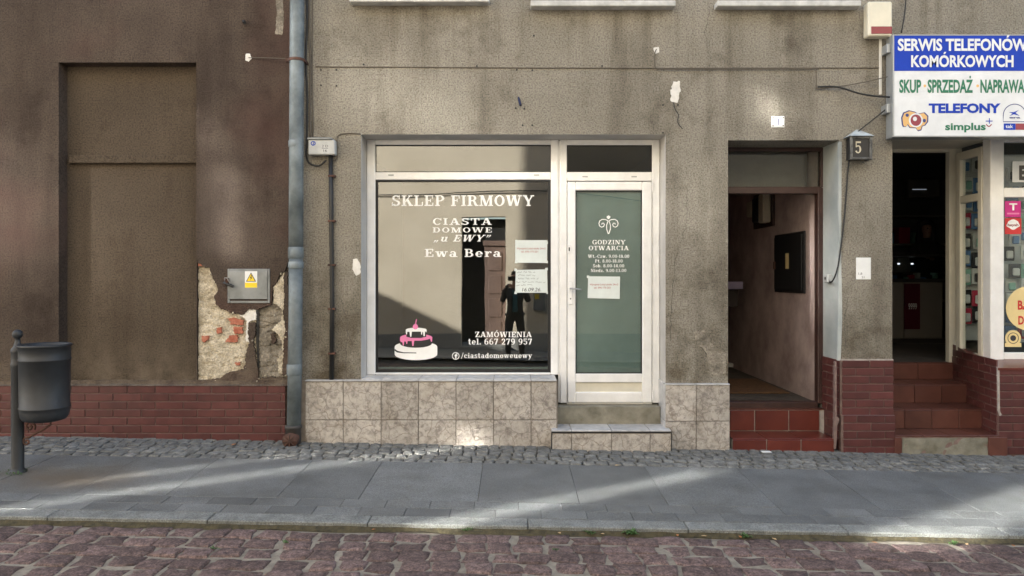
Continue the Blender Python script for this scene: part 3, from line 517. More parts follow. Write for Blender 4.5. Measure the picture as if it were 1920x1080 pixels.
# --- big porphyry setts of the roadway: the nearest rows one by one, the rest joined
rs_v = [stone_mesh('sett', .160, .138, .07, M['rsett'], s, .005, .22) for s in range(14)]
def crisp(me):
    for p in me.polygons: p.use_smooth = p.index >= 16
    return me
rs_m = [crisp(m.mesh('sett', M['rsett'])) for m in rs_v]
rs_far = MB(); n_s = 0; rnd = random.Random(3); y = -2.02 - .078; r = 0; rnd = random.Random(3)
colw = []; xx = -7.6
while xx < 7.6: ww = .172 * (1 + rnd.uniform(-.1, .1)); colw.append((xx + ww / 2, ww)); xx += ww
while y > -6.55:
    dep = .150 * (1 + rnd.uniform(-.06, .06)); sh = rnd.uniform(-.03, .03)
    for cx0, w0 in colw:
        w = w0 * rnd.uniform(.9, 1.03); k = rnd.randrange(14); cx = cx0 + sh + rnd.uniform(-.012, .012) + .02 * math.sin(cx0 * .7 + r * .5)
        jy = rnd.uniform(-.012, .012) + .012 * math.sin(cx * 1.7 + r * .3)
        dz = rnd.uniform(-.005, .004); rot = rnd.uniform(-.09, .09); s3 = (w / .174 * rnd.uniform(.99, 1.06), dep / .15 * rnd.uniform(.95, 1.05), 1)
        if r < 6 and abs(cx) < 4.2:
            o = mkobj('sett', rs_m[k], road, (cx, y + jy, rz(cx, y) + dz)); o.rotation_euler = (.01 + rnd.uniform(-.04, .04), .019 + rnd.uniform(-.04, .04), rot + rnd.choice((0, math.pi))); o.scale = s3; n_s += 1
        else:
            c, s = math.cos(rot), math.sin(rot)
            rs_far.add([(cx + (v[0] * s3[0] * c - v[1] * s3[1] * s), y + jy + (v[0] * s3[0] * s + v[1] * s3[1] * c), v[2] + rz(cx, y) + dz - .019 * v[0]) for v in rs_v[k].v], rs_v[k].f)
    y -= dep; r += 1
stuff(rs_far.build('setts', M['rsett'], road))
# --- small grey setts along the house wall
ss_v = [stone_mesh('sett', .091, .101, .05, M['sett'], 50 + s, .002, .2) for s in range(12)]
ss_m = [crisp(m.mesh('sett', M['sett'])) for m in ss_v]
ss_far = MB(); r = 0; y = -.605 + .055 - .003
while y < .02:
    x = -6.6 + (r % 2) * .05
    while x < 6.6:
        w = .104 * (1 + rnd.uniform(-.13, .15)); cx = x + w / 2; k = rnd.randrange(12)
        yy = y + rnd.uniform(-.006, .006) + .010 * math.sin(cx * 1.3 + r * .4); dz = rnd.uniform(-.004, .003); rot = rnd.uniform(-.10, .10); f = (w / .104, rnd.uniform(.94, 1.04), 1)
        if r < 3 and -4.75 < cx < 4.75:
            o = mkobj('sett', ss_m[k], pavement, (cx, yy, gz(cx, yy) + dz)); o.rotation_euler = (.03 + rnd.uniform(-.03, .03), .019 + rnd.uniform(-.03, .03), rot); o.scale = f
        else:
            c, s = math.cos(rot), math.sin(rot)
            ss_far.add([(cx + v[0] * f[0] * c - v[1] * s, yy + v[0] * f[0] * s + v[1] * c, v[2] + gz(cx, yy) + dz - .019 * v[0] + .03 * v[1]) for v in ss_v[k].v], ss_v[k].f)
        x += w
    y += .112; r += 1
stuff(ss_far.build('setts', M['sett'], pavement))
# --- granite slabs, narrow edging rows, kerb
def flat(name, mat, x0, x1, y0, y1, lift=0., th=.06, gap=.003, b=.0015):
    cx, cy = (x0 + x1) / 2, (y0 + y1) / 2
    o = piece(name, mat, pavement, cx, cy, gz(cx, cy) - th / 2 + lift, round(x1 - x0 - gap, 3), round(y1 - y0 - gap, 3), th, b); o.rotation_euler = TILT; return o
jx = [-6.4, -5.75, -5.05, -4.35, -3.68, -3.0, -2.37, -1.61, -1.05, -.235, .46, 1.07, 1.815, 2.52, 3.2, 3.9, 4.55, 5.25, 5.95, 6.6]
for a, b in zip(jx, jx[1:]): flat('slab', M['slab'], a, b, -1.55, -.61, rnd.uniform(-.0012, .0012))
for j, (ya, yb) in enumerate(((-1.70, -1.55), (-1.85, -1.70))):
    x = -6.47 + j * .148
    while x < 6.5:
        flat('edging_slab', M['slab'], x, x + .296, ya, yb, rnd.uniform(-.001, .0015)); x += .296
x = -6.9
while x < 6.6:
    flat('kerb_stone', M['kerb'], x, x + .998, -1.99, -1.853, .002, .16, .003, .006); x += 1.0
# --- moss and grit in the gutter
mo = MB(); nseg = 260
for i in range(nseg):
    x0, x1 = -6.5 + 13 * i / nseg, -6.5 + 13 * (i + 1) / nseg
    def mp(x, t):
        k = mnoise.noise(Vector((x * 6, t * 3, 1.3))); yy = -1.989 - t * (.035 + .03 * mnoise.noise(Vector((x * 2.3, 0, 5)))) ; return (x, yy, rz(x, yy) + (.020 - .024 * t) + .008 * k)
    for t0, t1 in ((0, .33), (.33, .66), (.66, 1)): mo.quad(mp(x0, t1), mp(x1, t1), mp(x1, t0), mp(x0, t0))
stuff(mo.build('moss', M['moss'], None, True), 'dark moss and grit filling the gutter joint along the kerb', 'moss')
def leaf_blade(mb, p, a, l, w, lift, curl=.3):
    dx, dy = math.cos(a), math.sin(a); q = []
    for t, ww, z in ((0, .15, 0), (.35, 1, lift * .7), (.7, .8, lift), (1, .05, lift * (1 - curl))):
        q += [(p[0] + dx * l * t - dy * w * ww / 2, p[1] + dy * l * t + dx * w * ww / 2, p[2] + z), (p[0] + dx * l * t + dy * w * ww / 2, p[1] + dy * l * t - dx * w * ww / 2, p[2] + z)]
    mb.add(q, [(0, 1, 3, 2), (2, 3, 5, 4), (4, 5, 7, 6)])
def weed(px, py, n, l, seed, label):
    d = 1386.7 * 1.6 / (py - 520); x = (px - 960) * d / F; y = min(d - D, -2.005); z = rz(x, y) + .004; q = random.Random(seed); mb = MB()
    for i in range(n): leaf_blade(mb, (x + q.uniform(-.02, .02), y + q.uniform(-.008, .008), z), q.uniform(0, 6.28), l * q.uniform(.6, 1.2), l * .4, l * q.uniform(.3, .9))
    return tag(mb.build('weed', M['leafg']), label, 'weed')
weed(1180, 999, 26, .045, 1, 'broad green weed in the gutter in front of the entrance hall, largest one')
weed(878, 996, 14, .03, 2, 'low green weed tuft in the gutter below the shop window')
weed(1105, 998, 14, .028, 3, 'small weed tuft in the gutter below the shop door step')
weed(1400, 1004, 14, .032, 4, 'small weed tuft in the gutter just beyond the entrance hall')
weed(1786, 1010, 18, .03, 5, 'yellowish weed tuft in the gutter near the phone shop')
weed(1040, 1034, 10, .022, 6, 'tiny weed between road setts below the shop door')
weed(405, 1043, 10, .024, 7, 'tiny weed between road setts near the litter bin side')
weed(536, 1030, 10, .02, 8, 'tiny weed between road setts below the downpipe')
mb = MB(); q = random.Random(9)
for i in range(40): leaf_blade(mb, (-3.69 + q.uniform(-.13, .12), -1.1 + q.uniform(-.08, .04), gz(-3.7, -1.1)), q.uniform(0, 6.28), .035, .008, q.uniform(.004, .03))
tag(mb.build('weed', M['leafg']), 'thin grass tuft growing round the foot of the litter bin post', 'weed')
def dry_leaf(px, py, s, mat, label, group=None, seed=0):
    onroad = py > 988; h = 1.6 if onroad else 1.53
    d = 1386.7 * h / (py - 520); x = (px - 960) * d / F; y = min(d - D, -2.01) if onroad else d - D; z = (rz(x, y) if onroad else gz(x, y)) + .008; q = random.Random(seed + px); a = q.uniform(0, 6.28); mb = MB()
    vs = []
    for t, w, zz in ((-1, .1, .3), (-.5, .7, .0), (0, 1, .15), (.5, .75, .1), (1, .05, .6)):
        for sd in (-1, 1): vs.append((x + math.cos(a) * t * s - math.sin(a) * sd * w * s * .5, y + math.sin(a) * t * s + math.cos(a) * sd * w * s * .5, z + zz * s * .35 + .2 * s * w))
    mb.add(vs, [(2 * i, 2 * i + 1, 2 * i + 3, 2 * i + 2) for i in range(4)]); return tag(mb.build('fallen_leaf', mat), label, 'leaf', group)
dry_leaf(438, 853, .03, M['leafb'], 'orange brown dry leaf on the small setts left of the downpipe')
dry_leaf(1157, 876, .025, M['leafy'], 'pale dry leaf on the granite slab in front of the shop door step')
for i, (px, py) in enumerate(((706, 994), (1128, 1000), (1270, 1003), (1320, 1004), (1388, 1004), (1452, 1007), (1640, 1010), (1813, 1010), (1900, 1011), (1048, 1000))):
    dry_leaf(px, py, .018, M['leafy'] if i % 2 else M['leafb'], 'small dry leaf scrap lying in the mossy gutter', 'leaf scraps in the gutter', i)
mb = MB(); d = 6.5; mb.box(PX(1428, -.12), PX(1445, -.12), -.15, -.10, gz(2.2, -.1) + .006, gz(2.2, -.1) + .009)
tag(mb.build('paper_scrap', M['paper_white']), 'white paper scrap on the setts before the red entrance step', 'paper')

# ================================================================ brown building
XB = PX(543)
brown = thing('brown_building', 'dark brown roughcast building with blind niche, peeling corner and red brick plinth', 'building', (-7.7, 0, 0))
nx0, nx1, nz0, nz1 = PX(110), PX(368), PZ(716), PZ(117)
dx0, dx1, dz0, dz1 = PX(369.2), XB, PZ(719), PZ(484)
mb = facade((-13.55, XB), (-.5, 11), [(nx0, nx1, nz0, nz1), (dx0, dx1, dz0, dz1)], 0); shell(mb, -13.55, XB, 0, 8, -.5, 11)
reveals(mb, nx0, nx1, nz0, nz1, 0, .13)
mb.build('wall', M['brown'], brown)
mb = MB().quad((nx0, .13, nz0), (nx1, .13, nz0), (nx1, .13, nz1), (nx0, .13, nz1)); nb = mb.build('niche_panel', M['niche'], brown)
mb = MB().box(nx0 + .035, nx1 - .002, .085, .129, PZ(306, .09), PZ(291, .09), .006); mb.build('niche_ledge', M['niche'], brown)
# peeling corner: old plaster behind, raw bricks, overlying brown skin with torn edges
def z8(a, b): return (PX(340 + a / 3.859), PZ(460 + b / 3.859))
def rough_sheet(name, x0, x1, z0, z1, y, mat, parent, amp, seed, n=34):
    mb = MB(); nz = int(n * (z1 - z0) / (x1 - x0)) + 2; vs = []
    for j in range(nz + 1):
        for i in range(n + 1):
            x, z = x0 + (x1 - x0) * i / n, z0 + (z1 - z0) * j / nz
            k = mnoise.fractal(Vector((x * 9 + seed, z * 9, seed)), 1, 2, 5); cr = mnoise.noise(Vector((x * 3 + seed, z * 14.0, 2)))
            vs.append((x, y - amp * k + (.012 if abs(cr) < .045 else 0), z))
    fs = [(j * (n + 1) + i, j * (n + 1) + i + 1, (j + 1) * (n + 1) + i + 1, (j + 1) * (n + 1) + i) for j in range(nz) for i in range(n)]
    return mb.add(vs, fs).build(name, mat, parent, True)
rough_sheet('old_plaster', dx0, z8(548, 0)[0], dz0, dz1, .030, M['lime'], brown, .010, 3.1)
rough_sheet('grey_render', z8(548, 0)[0] + .002, dx1, dz0, dz1, .034, M['limegrey'], brown, .012, 8.4)
MB().box(dx0 - .01, dx1, .07, .075, dz0 - .01, dz1 + .01).build('backing', M['limegrey'], brown)
skins = [
    [(110, 60), (113, 122), (150, 150), (205, 165), (215, 215), (255, 290), (262, 330), (235, 370), (245, 425), (285, 465), (320, 462), (340, 485), (400, 492), (432, 505), (470, 480), (490, 458), (540, 465), (570, 455), (655, 425), (660, 290), (690, 270), (712, 200), (740, 190), (765, 150), (783, 60)],
    [(490, 555), (532, 560), (535, 650), (515, 690), (525, 740), (548, 880), (555, 950), (560, 1003), (112, 1003), (116, 992), (200, 972), (270, 965), (320, 930), (380, 912), (450, 895), (462, 850), (470, 760), (492, 700), (480, 640), (484, 580)],
    [(738, 230), (768, 180), (775, 600), (772, 930), (728, 940), (742, 700), (752, 620), (735, 500), (744, 400)],
    [(555, 965), (640, 950), (770, 962), (783, 1003), (556, 1003)],
    [(640, 640), (672, 628), (682, 700), (655, 715)]]
for i, p in enumerate(skins):
    MB().prism(jag([z8(*q) for q in p], .007, .012, i), .0005, .029).build('plaster_skin', M['brown'], brown)
for i, p in enumerate(([(415, 505), (440, 470), (490, 452), (540, 462), (538, 540), (490, 550), (478, 640), (515, 690), (490, 705), (462, 690), (470, 545)], [(690, 270), (740, 195), (742, 400), (732, 500), (750, 620), (742, 700), (726, 930), (700, 930), (690, 820), (730, 790), (725, 700), (690, 640), (650, 610), (720, 540), (728, 470), (690, 430), (665, 420), (662, 300)])):
    MB().prism(jag([z8(*q) for q in p], .006, .012, 20 + i), .012, .034).build('lime_patch', M['oldwhite'] if i == 0 else M['lime'], brown)
for i, p in enumerate(([(325, 530), (380, 525), (446, 545), (440, 578), (350, 575), (352, 550)], [(372, 592), (438, 590), (438, 642), (380, 640)], [(318, 690), (345, 652), (402, 648), (400, 700), (315, 702)], [(250, 602), (285, 592), (284, 636), (255, 640)], [(142, 655), (200, 655), (188, 678), (165, 704), (144, 690)], [(382, 848), (422, 845), (420, 868), (390, 872)], [(118, 128), (158, 146), (150, 152), (116, 152)])):
    MB().prism(jag([z8(*q) for q in p], .0055, .010, 40 + i), .012, .036).build('brick', M['rawbrick'], brown)
MB().prism(jag([z8(*q) for q in ((538, 470), (556, 475), (556, 600), (552, 700), (556, 880), (548, 905), (536, 700), (538, 560))], .002, .012, 60), .018, .0345).build('crack_shade', M['gasket'], brown)  # black strip stands in for the shade inside the deep crack
q = random.Random(12)
for k in range(34):                                     # crumbs of old lime round the torn edges
    e = skins[q.randrange(4)]; i = q.randrange(len(e)); a_, b_ = e[i], e[(i + 1) % len(e)]; t = q.random(); c_ = (a_[0] + (b_[0] - a_[0]) * t + q.uniform(-14, 14), a_[1] + (b_[1] - a_[1]) * t + q.uniform(-14, 14))
    if 125 < c_[0] < 765 and 130 < c_[1] < 985 and not (340 < c_[0] < 650 and 160 < c_[1] < 425):
        s = q.uniform(3, 9); MB().prism([z8(c_[0] + s * q.uniform(.5, 1.3) * math.cos(n * 1.05), c_[1] + s * q.uniform(.5, 1.3) * math.sin(n * 1.05)) for n in range(6)], -.002, .03).build('lime_crumb', M['lime' if k % 3 else 'limegrey'], brown)
# pale flakes, anchors
MB().prism(jag([(PX(a), PZ(b)) for a, b in ((517, -8), (531, -8), (532, 40), (529, 66), (516, 64), (519, 30))], .004, .02, 70), -.002, .01).build('lime_patch', M['limegrey'], brown)
MB().prism(jag([(PX(a), PZ(b)) for a, b in ((461, 101), (469, 101), (472, 110), (466, 116), (460, 113))], .002, .01, 71), -.003, .01).build('lime_patch', M['oldwhite'], brown)
MB().tube([(PX(456), .01, PZ(39)), (PX(463), -.06, PZ(47))], .014, 8).build('iron_stub', M['blackplastic'], brown)
# red brick plinth
pt = PZ(724, -.03)
MB().box(-6.7, XB - .03, -.022, .0, -.5, pt + .001).build('plinth_core', M['mortar'], brown)
pc = MB(); n = 90
for i in range(n):
    xa, xb = -6.7 + (XB + 6.7) * i / n, -6.7 + (XB + 6.7) * (i + 1) / n; f = lambda x: .012 * mnoise.noise(Vector((x * 5, 3, 1)))
    pc.quad((xa, -.036, pt + .002), (xb, -.036, pt + .002), (xb, -.004, pt + .016 + f(xb)), (xa, -.004, pt + .016 + f(xa))); pc.quad((xa, -.004, pt + .016 + f(xa)), (xb, -.004, pt + .016 + f(xb)), (xb, .001, pt + .05 + f(xb)), (xa, .001, pt + .05 + f(xa)))
pc.build('plinth_coping', M['brown'], brown)
brick_rows(brown, -6.65, XB - .03, pt, .03, -.022, M['brick'], depth=.009)

# ================================================================ beige building
XS = XB + .008
beige = thing('beige_building', 'grey beige roughcast building with cake shop window and two doorways', 'building', (1.5, 0, 0))
wx0, wxm, wx1, wz1, wz0 = PX(677), PX(1045), PX(1248), PZ(252), .576
ex0, ex1, ez1 = PX(1365), PX(1575), PZ(263)
sx0, sx1, sz1 = PX(1673), 6.9, 2.86
ups = [(PX(672), PX(900)), (PX(1012), PX(1250)), (PX(1362), PX(1598)), (PX(1702), PX(1940))]
uz0, uz1 = 4.03, 5.75
holes = [(wx0, wxm, wz0, wz1), (wxm, wx1, -.5, wz1), (ex0, ex1, -.5, ez1), (sx0, sx1, -.5, sz1)] + [(a, b, uz0, uz1) for a, b in ups]
mb = facade((XS, 14), (-.5, 11), holes, 0); shell(mb, XS, 14, 0, 8, -.5, 11)
reveals(mb, ex0, ex1, -.5, ez1, 0, .36, 'lt'); reveals(mb, sx0, sx1, -.5, sz1, 0, 1.0, 'lrt')
for a, b in ups: reveals(mb, a, b, uz0, uz1, 0, .16)
mb.build('wall', M['beige'], beige)
rv = MB(); reveals(rv, wx0, wx1, wz0, wz1, 0, .33, 'lr'); rv.quad((wx0, 0, wz1), (wx0, .33, wz1), (wx1, .33, wz1), (wx1, 0, wz1)); rv.quad((wx1, .33, .3), (wx1, 0, .3), (wx1, 0, wz0), (wx1, .33, wz0)); rv.build('window_reveal', M['reveal'], beige)
for a, b, c in ((655, 917, 3), (995, 1267, 11), (1345, 1615, 11), (1685, 1957, 9)):
    MB().box(PX(a, -.1), PX(b, -.1), -.10, .05, PZ(c, -.1), PZ(c, -.1) + .05, .006).build('window_sill', M['stone_sill'], beige)
for a, b in ups:
    w = frame_box(MB(), a + .003, b - .003, uz0 + .06, uz1 - .003, .07, .10, .158).box((a + b) / 2 - .04, (a + b) / 2 + .04, .095, .157, uz0 + .12, uz1 - .07, .004).build('window', M['upvc'], beige)
    MB().box(a + .06, b - .06, .125, .13, uz0 + .11, uz1 - .06).build('pane', M['glass_dark'], w)
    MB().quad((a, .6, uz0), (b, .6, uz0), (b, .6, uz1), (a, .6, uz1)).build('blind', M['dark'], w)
# small scars in the render
def patch(pts, mat, y0=-.003, seed=0, name='lime_patch', amp=.003): return MB().prism(jag([(PX(a), PZ(b)) for a, b in pts], amp, .014, seed), y0, .004).build(name, mat, beige)
patch([(662, 486), (670, 485), (676, 498), (676, 512), (668, 517), (661, 505)], M['oldwhite'], seed=80)
patch([(1262, 153), (1275, 152), (1276, 168), (1271, 192), (1258, 190), (1257, 172)], M['oldwhite'], seed=81, amp=.008)
patch([(1225, 90), (1235, 88), (1236, 98), (1228, 101)], M['oldwhite'], seed=82)
patch([(1300, 622), (1322, 618), (1330, 640), (1345, 655), (1362, 662), (1362, 700), (1340, 706), (1328, 690), (1326, 664), (1308, 645)], M['limegrey'], -.003, 83, 'render_patch', .008)
MB().tube([(PX(972), .01, PZ(182)), (PX(976), -.05, PZ(200))], .011, 8).build('iron_stub', M['signstub'], beige)
nh = MB()
for a, b in ((602, 131), (631, 131), (602, 160), (631, 161), (682, 121), (894, 124), (969, 131), (998, 132), (1129, 124), (967, 203), (983, 204), (998, 235), (980, 235), (1001, 67), (1243, 197), (1271, 197), (1243, 249)): nh.tube([(PX(a), .004, PZ(b)), (PX(a), -.004, PZ(b))], .009, 7)
nh.build('nail_holes', M['blackplastic'], beige)
def crack(pts, w, seed):
    r_ = random.Random(seed); out = []
    for (a, b), (c, d) in zip(pts, pts[1:]):
        for k in range(8): t = k / 8; out.append((PX(a + (c - a) * t + r_.uniform(-1.6, 1.6)), PZ(b + (d - b) * t + r_.uniform(-1, 1))))
    out.append((PX(pts[-1][0]), PZ(pts[-1][1]))); ribbon(cr, out, [w * (.5 + r_.random()) for _ in out], -.0015)
cr = MB(); crack([(1288, 350), (1287, 420), (1266, 490), (1259, 560), (1257, 640)], .0028, 1); crack([(1305, 640), (1328, 668), (1336, 705)], .0028, 2); crack([(640, 560), (652, 610), (646, 700)], .0028, 3); crack([(1590, 560), (1583, 600), (1586, 660)], .0028, 4); crack([(1330, 20), (1322, 60), (1331, 110)], .0028, 5); crack([(648, 610), (662, 650)], .0028, 6)
cr.build('cracks', M['counterdark'], beige)['kind'] = 'stuff'
# --- tiled plinth under the shop window and beside the door
ty = -.032
MB().box(XS + .04, wxm, ty, 0, -.5, wz0 - .004).build('plinth_core', M['grout'], beige)
cols = [PX(c, -.045) for c in (572, 643.5, 714.5, 784.5, 855, 925.3, 995.7, 1044)]
rz0, rz1, rz2 = PZ(832, -.045) - .06, PZ(787.5, -.045), wz0 - .012
for a, b in zip(cols, cols[1:]):
    piece('tile', M['tile'], beige, (a + b) / 2, ty - .006, (rz1 + rz2) / 2, round(b - a - .006, 3), .012, round(rz2 - rz1 - .006, 3), .002)
    piece('tile', M['tile'], beige, (a + b) / 2, ty - .006, (rz0 + rz1) / 2, round(b - a - .006, 3), .012, round(rz1 - rz0 - .006, 3), .002)
    o = piece('coping_tile', M['cop'], beige, (a + b) / 2, -.026, wz0 - .002, round(b - a - .004, 3), .058, .011, .002)
for a, b in zip(cols[2:], cols[3:]): piece('coping_tile', M['cop'], beige, (a + b) / 2, .13, wz0 + .004, round(b - a - .004, 3), .249, .011, .002)
piece('coping_tile', M['cop'], beige, (wx0 + cols[2]) / 2, .13, wz0 + .004, round(cols[2] - wx0 - .004, 3), .249, .011, .002)
px0 = 1.358; MB().box(px0 + .012, ex0 - .001, ty, .0, -.5, PZ(722, -.045) - .002).build('plinth_core', M['grout'], beige); MB().box(px0 + .012, wx1 + .001, .0, .25, -.5, PZ(722, -.045) + .011).build('plinth_core', M['grout'], beige)
c2 = [px0, PX(1305, -.045), PX(1368, -.045)]; q2 = PZ(722, -.045); q1 = PZ(790, -.045); q0 = PZ(838, -.045) - .06
for a, b in zip(c2, c2[1:]):
    for lo, hi in ((q1, q2), (q0, q1)): piece('tile', M['tile'], beige, (a + b) / 2 + .003, ty - .006, (lo + hi) / 2, round(b - a - .006, 3), .012, round(hi - lo - .006, 3), .002)
    piece('coping_tile', M['cop'], beige, (a + b) / 2 + .002, -.024, q2 + .005, round(b - a - .003, 3), .056, .012, .002)
for lo, hi in ((q1, q2), (q0, q1)): piece('tile', M['cop'], beige, px0 + .006, .108, (lo + hi) / 2, .012, .28, round(hi - lo - .005, 3), .002)
piece('coping_tile', M['cop'], beige, px0 + .006, .13, q2 + .005, .018, .24, .012, .002)
# --- the shop window (frame, panes, lettering) ------------------------------------------------
FY = .25
def fx(p): return PX(p, FY)
def fz(p): return PZ(p, FY)
wb = wz0 + .0105
mb = MB(); frame_box(mb, wx0 + .002, fx(1047), wb, fz(262), (fx(703) - wx0, fx(1047) - fx(1033), fz(262) - fz(271), fz(699) - wb), FY, FY + .075, .006)
mb.box(fx(703), fx(1033), FY + .003, FY + .07, fz(337), fz(322.5), .006)
mb.box(fx(1047) + .001, fx(1050), FY + .012, FY + .07, fz(262) - .008, .33)
win = mb.build('shop_window', M['upvc'], beige)
for a, b in ((733, 328), (1006, 328)): MB().box(fx(a - 5), fx(a + 5), FY - .002, FY + .004, fz(b + 1.5), fz(b - 1)).build('drain_cap', M['boxgrey'], win)
mb = MB(); frame_box(mb, fx(702), fx(1034), fz(699.5), fz(336.5), (.028, .032, .02, .03), FY + .02, FY + .05, 0); frame_box(mb, fx(702), fx(1034), fz(323), fz(270.5), .011, FY + .02, FY + .05, 0); mb.build('gasket', M['gasket'], win)
MB().box(fx(706), fx(1031), FY + .055, FY + .062, fz(693), fz(689.5)).build('spacer_strip', M['film'], win)
GY = FY + .032
MB().box(fx(703), fx(1033), GY, GY + .005, fz(698.5), fz(337.5)).build('pane', M['glass'], win)
MB().box(fx(703), fx(1033), GY, GY + .005, fz(322.5), fz(271)).build('pane', M['glass'], win)
LY = GY - .0005
def wl(txt, x0, x1, yb, yt, mat=None, parent=None, y=None, name='lettering', **k): return slab_text(name, txt, fx(x0), fx(x1), fz(yb), fz(yt) - fz(yb), LY if y is None else y, mat or M['vinyl'], parent or win, **k)
wl('SKLEP FIRMOWY', 733, 1002, 385.5, 365.5); wl('CIASTA', 810, 922, 421, 408.5, track=.12); wl('DOMOWE', 810, 923, 435.5, 426, track=.14)
wl('„u EWY”', 812, 917, 452.5, 440, shear=.32, track=.1); wl('Ewa Bera', 795, 940, 481.5, 466.5, track=.09)
wl('ZAMÓWIENIA', 890, 997.5, 632.5, 622.5); wl('tel. 667 279 957', 877, 998, 646.5, 635.5); wl('/ciastadomoweuewy', 864, 998, 672, 662.5)
mb = MB(); ring(mb, fx(854), fz(668), 6.4 / 202.4, 6.4 / 202.4, .006, LY - .001); mb.prism([(fx(854 + a), fz(668 + b)) for a, b in ((-1.0, 5), (1.2, 5), (1.2, .6), (3, .6), (3.2, -1.2), (1.2, -1.2), (1.2, -2.4), (3.2, -2.6), (3.2, -4.4), (.4, -4.2), (-1, -2.6), (-1, -1.2), (-2.4, -1.2), (-2.4, .6), (-1, .6))], LY - .001, LY); mb.build('round_emblem', M['vinyl'], win)
# cake emblem
def c5(a, b): return (fx(700 + a / 5.4), fz(500 + b / 5.4))
ck = win
MB().prism([c5(427 + 217 * math.cos(t), 815 - 55 * math.sin(t)) for t in [math.pi * i / 20 for i in range(21)]] + [c5(427 + 217 * math.cos(t), 890 - 60 * math.sin(t)) for t in [math.pi + math.pi * i / 20 for i in range(21)]], LY - .0008, LY).build('cake_plate', M['vinyl'], ck)
MB().prism([c5(*p) for p in ((212, 836), (240, 856), (300, 870), (430, 873), (432, 881), (300, 880), (236, 872), (210, 852))], LY - .0014, LY - .0009).build('plate_line', M['vinyl_black'], ck)
MB().prism([c5(427 + 162 * math.cos(t), 700 - 30 * math.sin(t)) for t in [math.pi * i / 16 for i in range(17)]] + [c5(427 + 162 * math.cos(t), 780 - 44 * math.sin(t)) for t in [math.pi + math.pi * i / 16 for i in range(17)]], LY - .0018, LY - .001).build('cake_tier', M['vinyl_black'], ck)
MB().prism([c5(430 + 165 * math.cos(t), 722 - 40 * math.sin(t)) for t in [math.pi * i / 18 for i in range(19)]] + [c5(*p) for p in ((265, 755), (275, 765), (290, 770), (294, 800), (303, 802), (308, 760), (326, 762), (330, 785), (338, 785), (342, 756), (385, 755), (390, 806), (402, 806), (410, 752), (480, 752), (540, 742), (572, 730), (580, 762), (590, 762), (594, 722))], LY - .0026, LY - .0019).build('pink_icing', M['vinyl_pink'], ck)
MB().prism([c5(*p) for p in ((330, 650), (532, 650), (532, 712), (480, 724), (380, 724), (330, 712))], LY - .0034, LY - .0027).build('cake_tier', M['vinyl_black'], ck)
MB().prism([c5(430 + 106 * math.cos(t), 642 - 22 * math.sin(t)) for t in [math.pi * i / 16 for i in range(17)]] + [c5(*p) for p in ((324, 665), (330, 688), (336, 688), (340, 662), (362, 662), (369, 712), (380, 712), (386, 660), (478, 660), (483, 690), (489, 690), (494, 662), (500, 662), (505, 706), (516, 706), (520, 655), (534, 668))], LY - .0042, LY - .0035).build('white_icing', M['vinyl'], ck)
mb = MB().prism([c5(*p) for p in disc(422, 610, 27, 27, 20)], LY - .005, LY - .0043); ribbon(mb, [c5(*p) for p in ((424, 584), (428, 560), (434, 532))], .009, LY - .0048); mb.build('cherry', M['vinyl_pink'], ck)
# --- shop door ------------------------------------------------------------------------------
mb = MB(); x0, x1 = fx(1050) + .001, wx1 - .002
mb.box(x0, fx(1063), FY, FY + .075, .325, fz(262), .006); mb.box(fx(1223), x1, FY, FY + .075, .325, fz(262), .006)
mb.box(fx(1063), fx(1223), FY + .002, FY + .074, fz(271.5), fz(262), .004); mb.box(fx(1063), fx(1223), FY + .002, FY + .074, fz(339), fz(322.5), .005)
mb.box(fx(1063), fx(1223), FY + .01, FY + .07, .312, .330, .003)
door = mb.build('shop_door', M['upvc'], beige)
for a in (1097, 1189): MB().box(fx(a - 5), fx(a + 5), FY - .001, FY + .004, fz(332.5), fz(330)).build('drain_cap', M['boxgrey'], door)
lz0, lz1 = fz(755), fz(341); mb = MB(); frame_box(mb, fx(1064), fx(1222), lz0, lz1, (fx(1079) - fx(1064), fx(1222) - fx(1204), lz1 - fz(357), fz(735) - lz0), FY - .012, FY + .05, .007)
mb.box(fx(1079), fx(1204), FY - .009, FY + .048, fz(717), fz(700.5), .006); leaf = mb.build('door_leaf', M['upvc'], door)
MB().box(fx(1079), fx(1204), FY + .012, FY + .03, fz(736), fz(716)).build('bottom_panel', M['upvc_cream'], door)
mb = MB(); frame_box(mb, fx(1078.5), fx(1204.5), fz(701), fz(356.5), .011, FY + .004, FY + .03, 0); mb.build('gasket', M['gasket'], door)
MB().box(fx(1079), fx(1204), FY + .018, FY + .022, fz(700.5), fz(357)).build('pane', M['glass_door'], door)
MB().box(fx(1079), fx(1204), FY + .026, FY + .030, fz(700.5), fz(357)).build('frosted_film', M['film'], door)
MB().box(fx(1063), fx(1223), FY + .03, FY + .035, fz(322.5), fz(271.5)).build('pane', M['glass_dark'], door)
mb = MB(); frame_box(mb, fx(1062.5), fx(1223.5), fz(323), fz(271), .01, FY + .02, FY + .045, 0); mb.build('gasket', M['gasket'], door)
DY = FY + .0175
def dl(t, a, b, yb, yt, **k): return wl(t, a, b, yb, yt, parent=door, y=DY, **k)
dl('GODZINY', 1110.5, 1173.5, 458, 449.8); dl('OTWARCIA', 1104, 1179.5, 469, 460.8); dl('Wt.-Czw. 9.00-18.00', 1103, 1180.5, 483.3, 477.4, track=.08); dl('Pt. 8.00-18.00', 1116, 1168, 492.2, 486.4, track=.08); dl('Sob. 8.00-14.00', 1112, 1171, 501.2, 495.4, track=.08); dl('Niedz. 9.00-13.00', 1108, 1175, 510, 504.2, track=.08)
def d6(a, b): return (fx(1040 + a / 4.152), fz(340 + b / 4.152))
mb = MB()
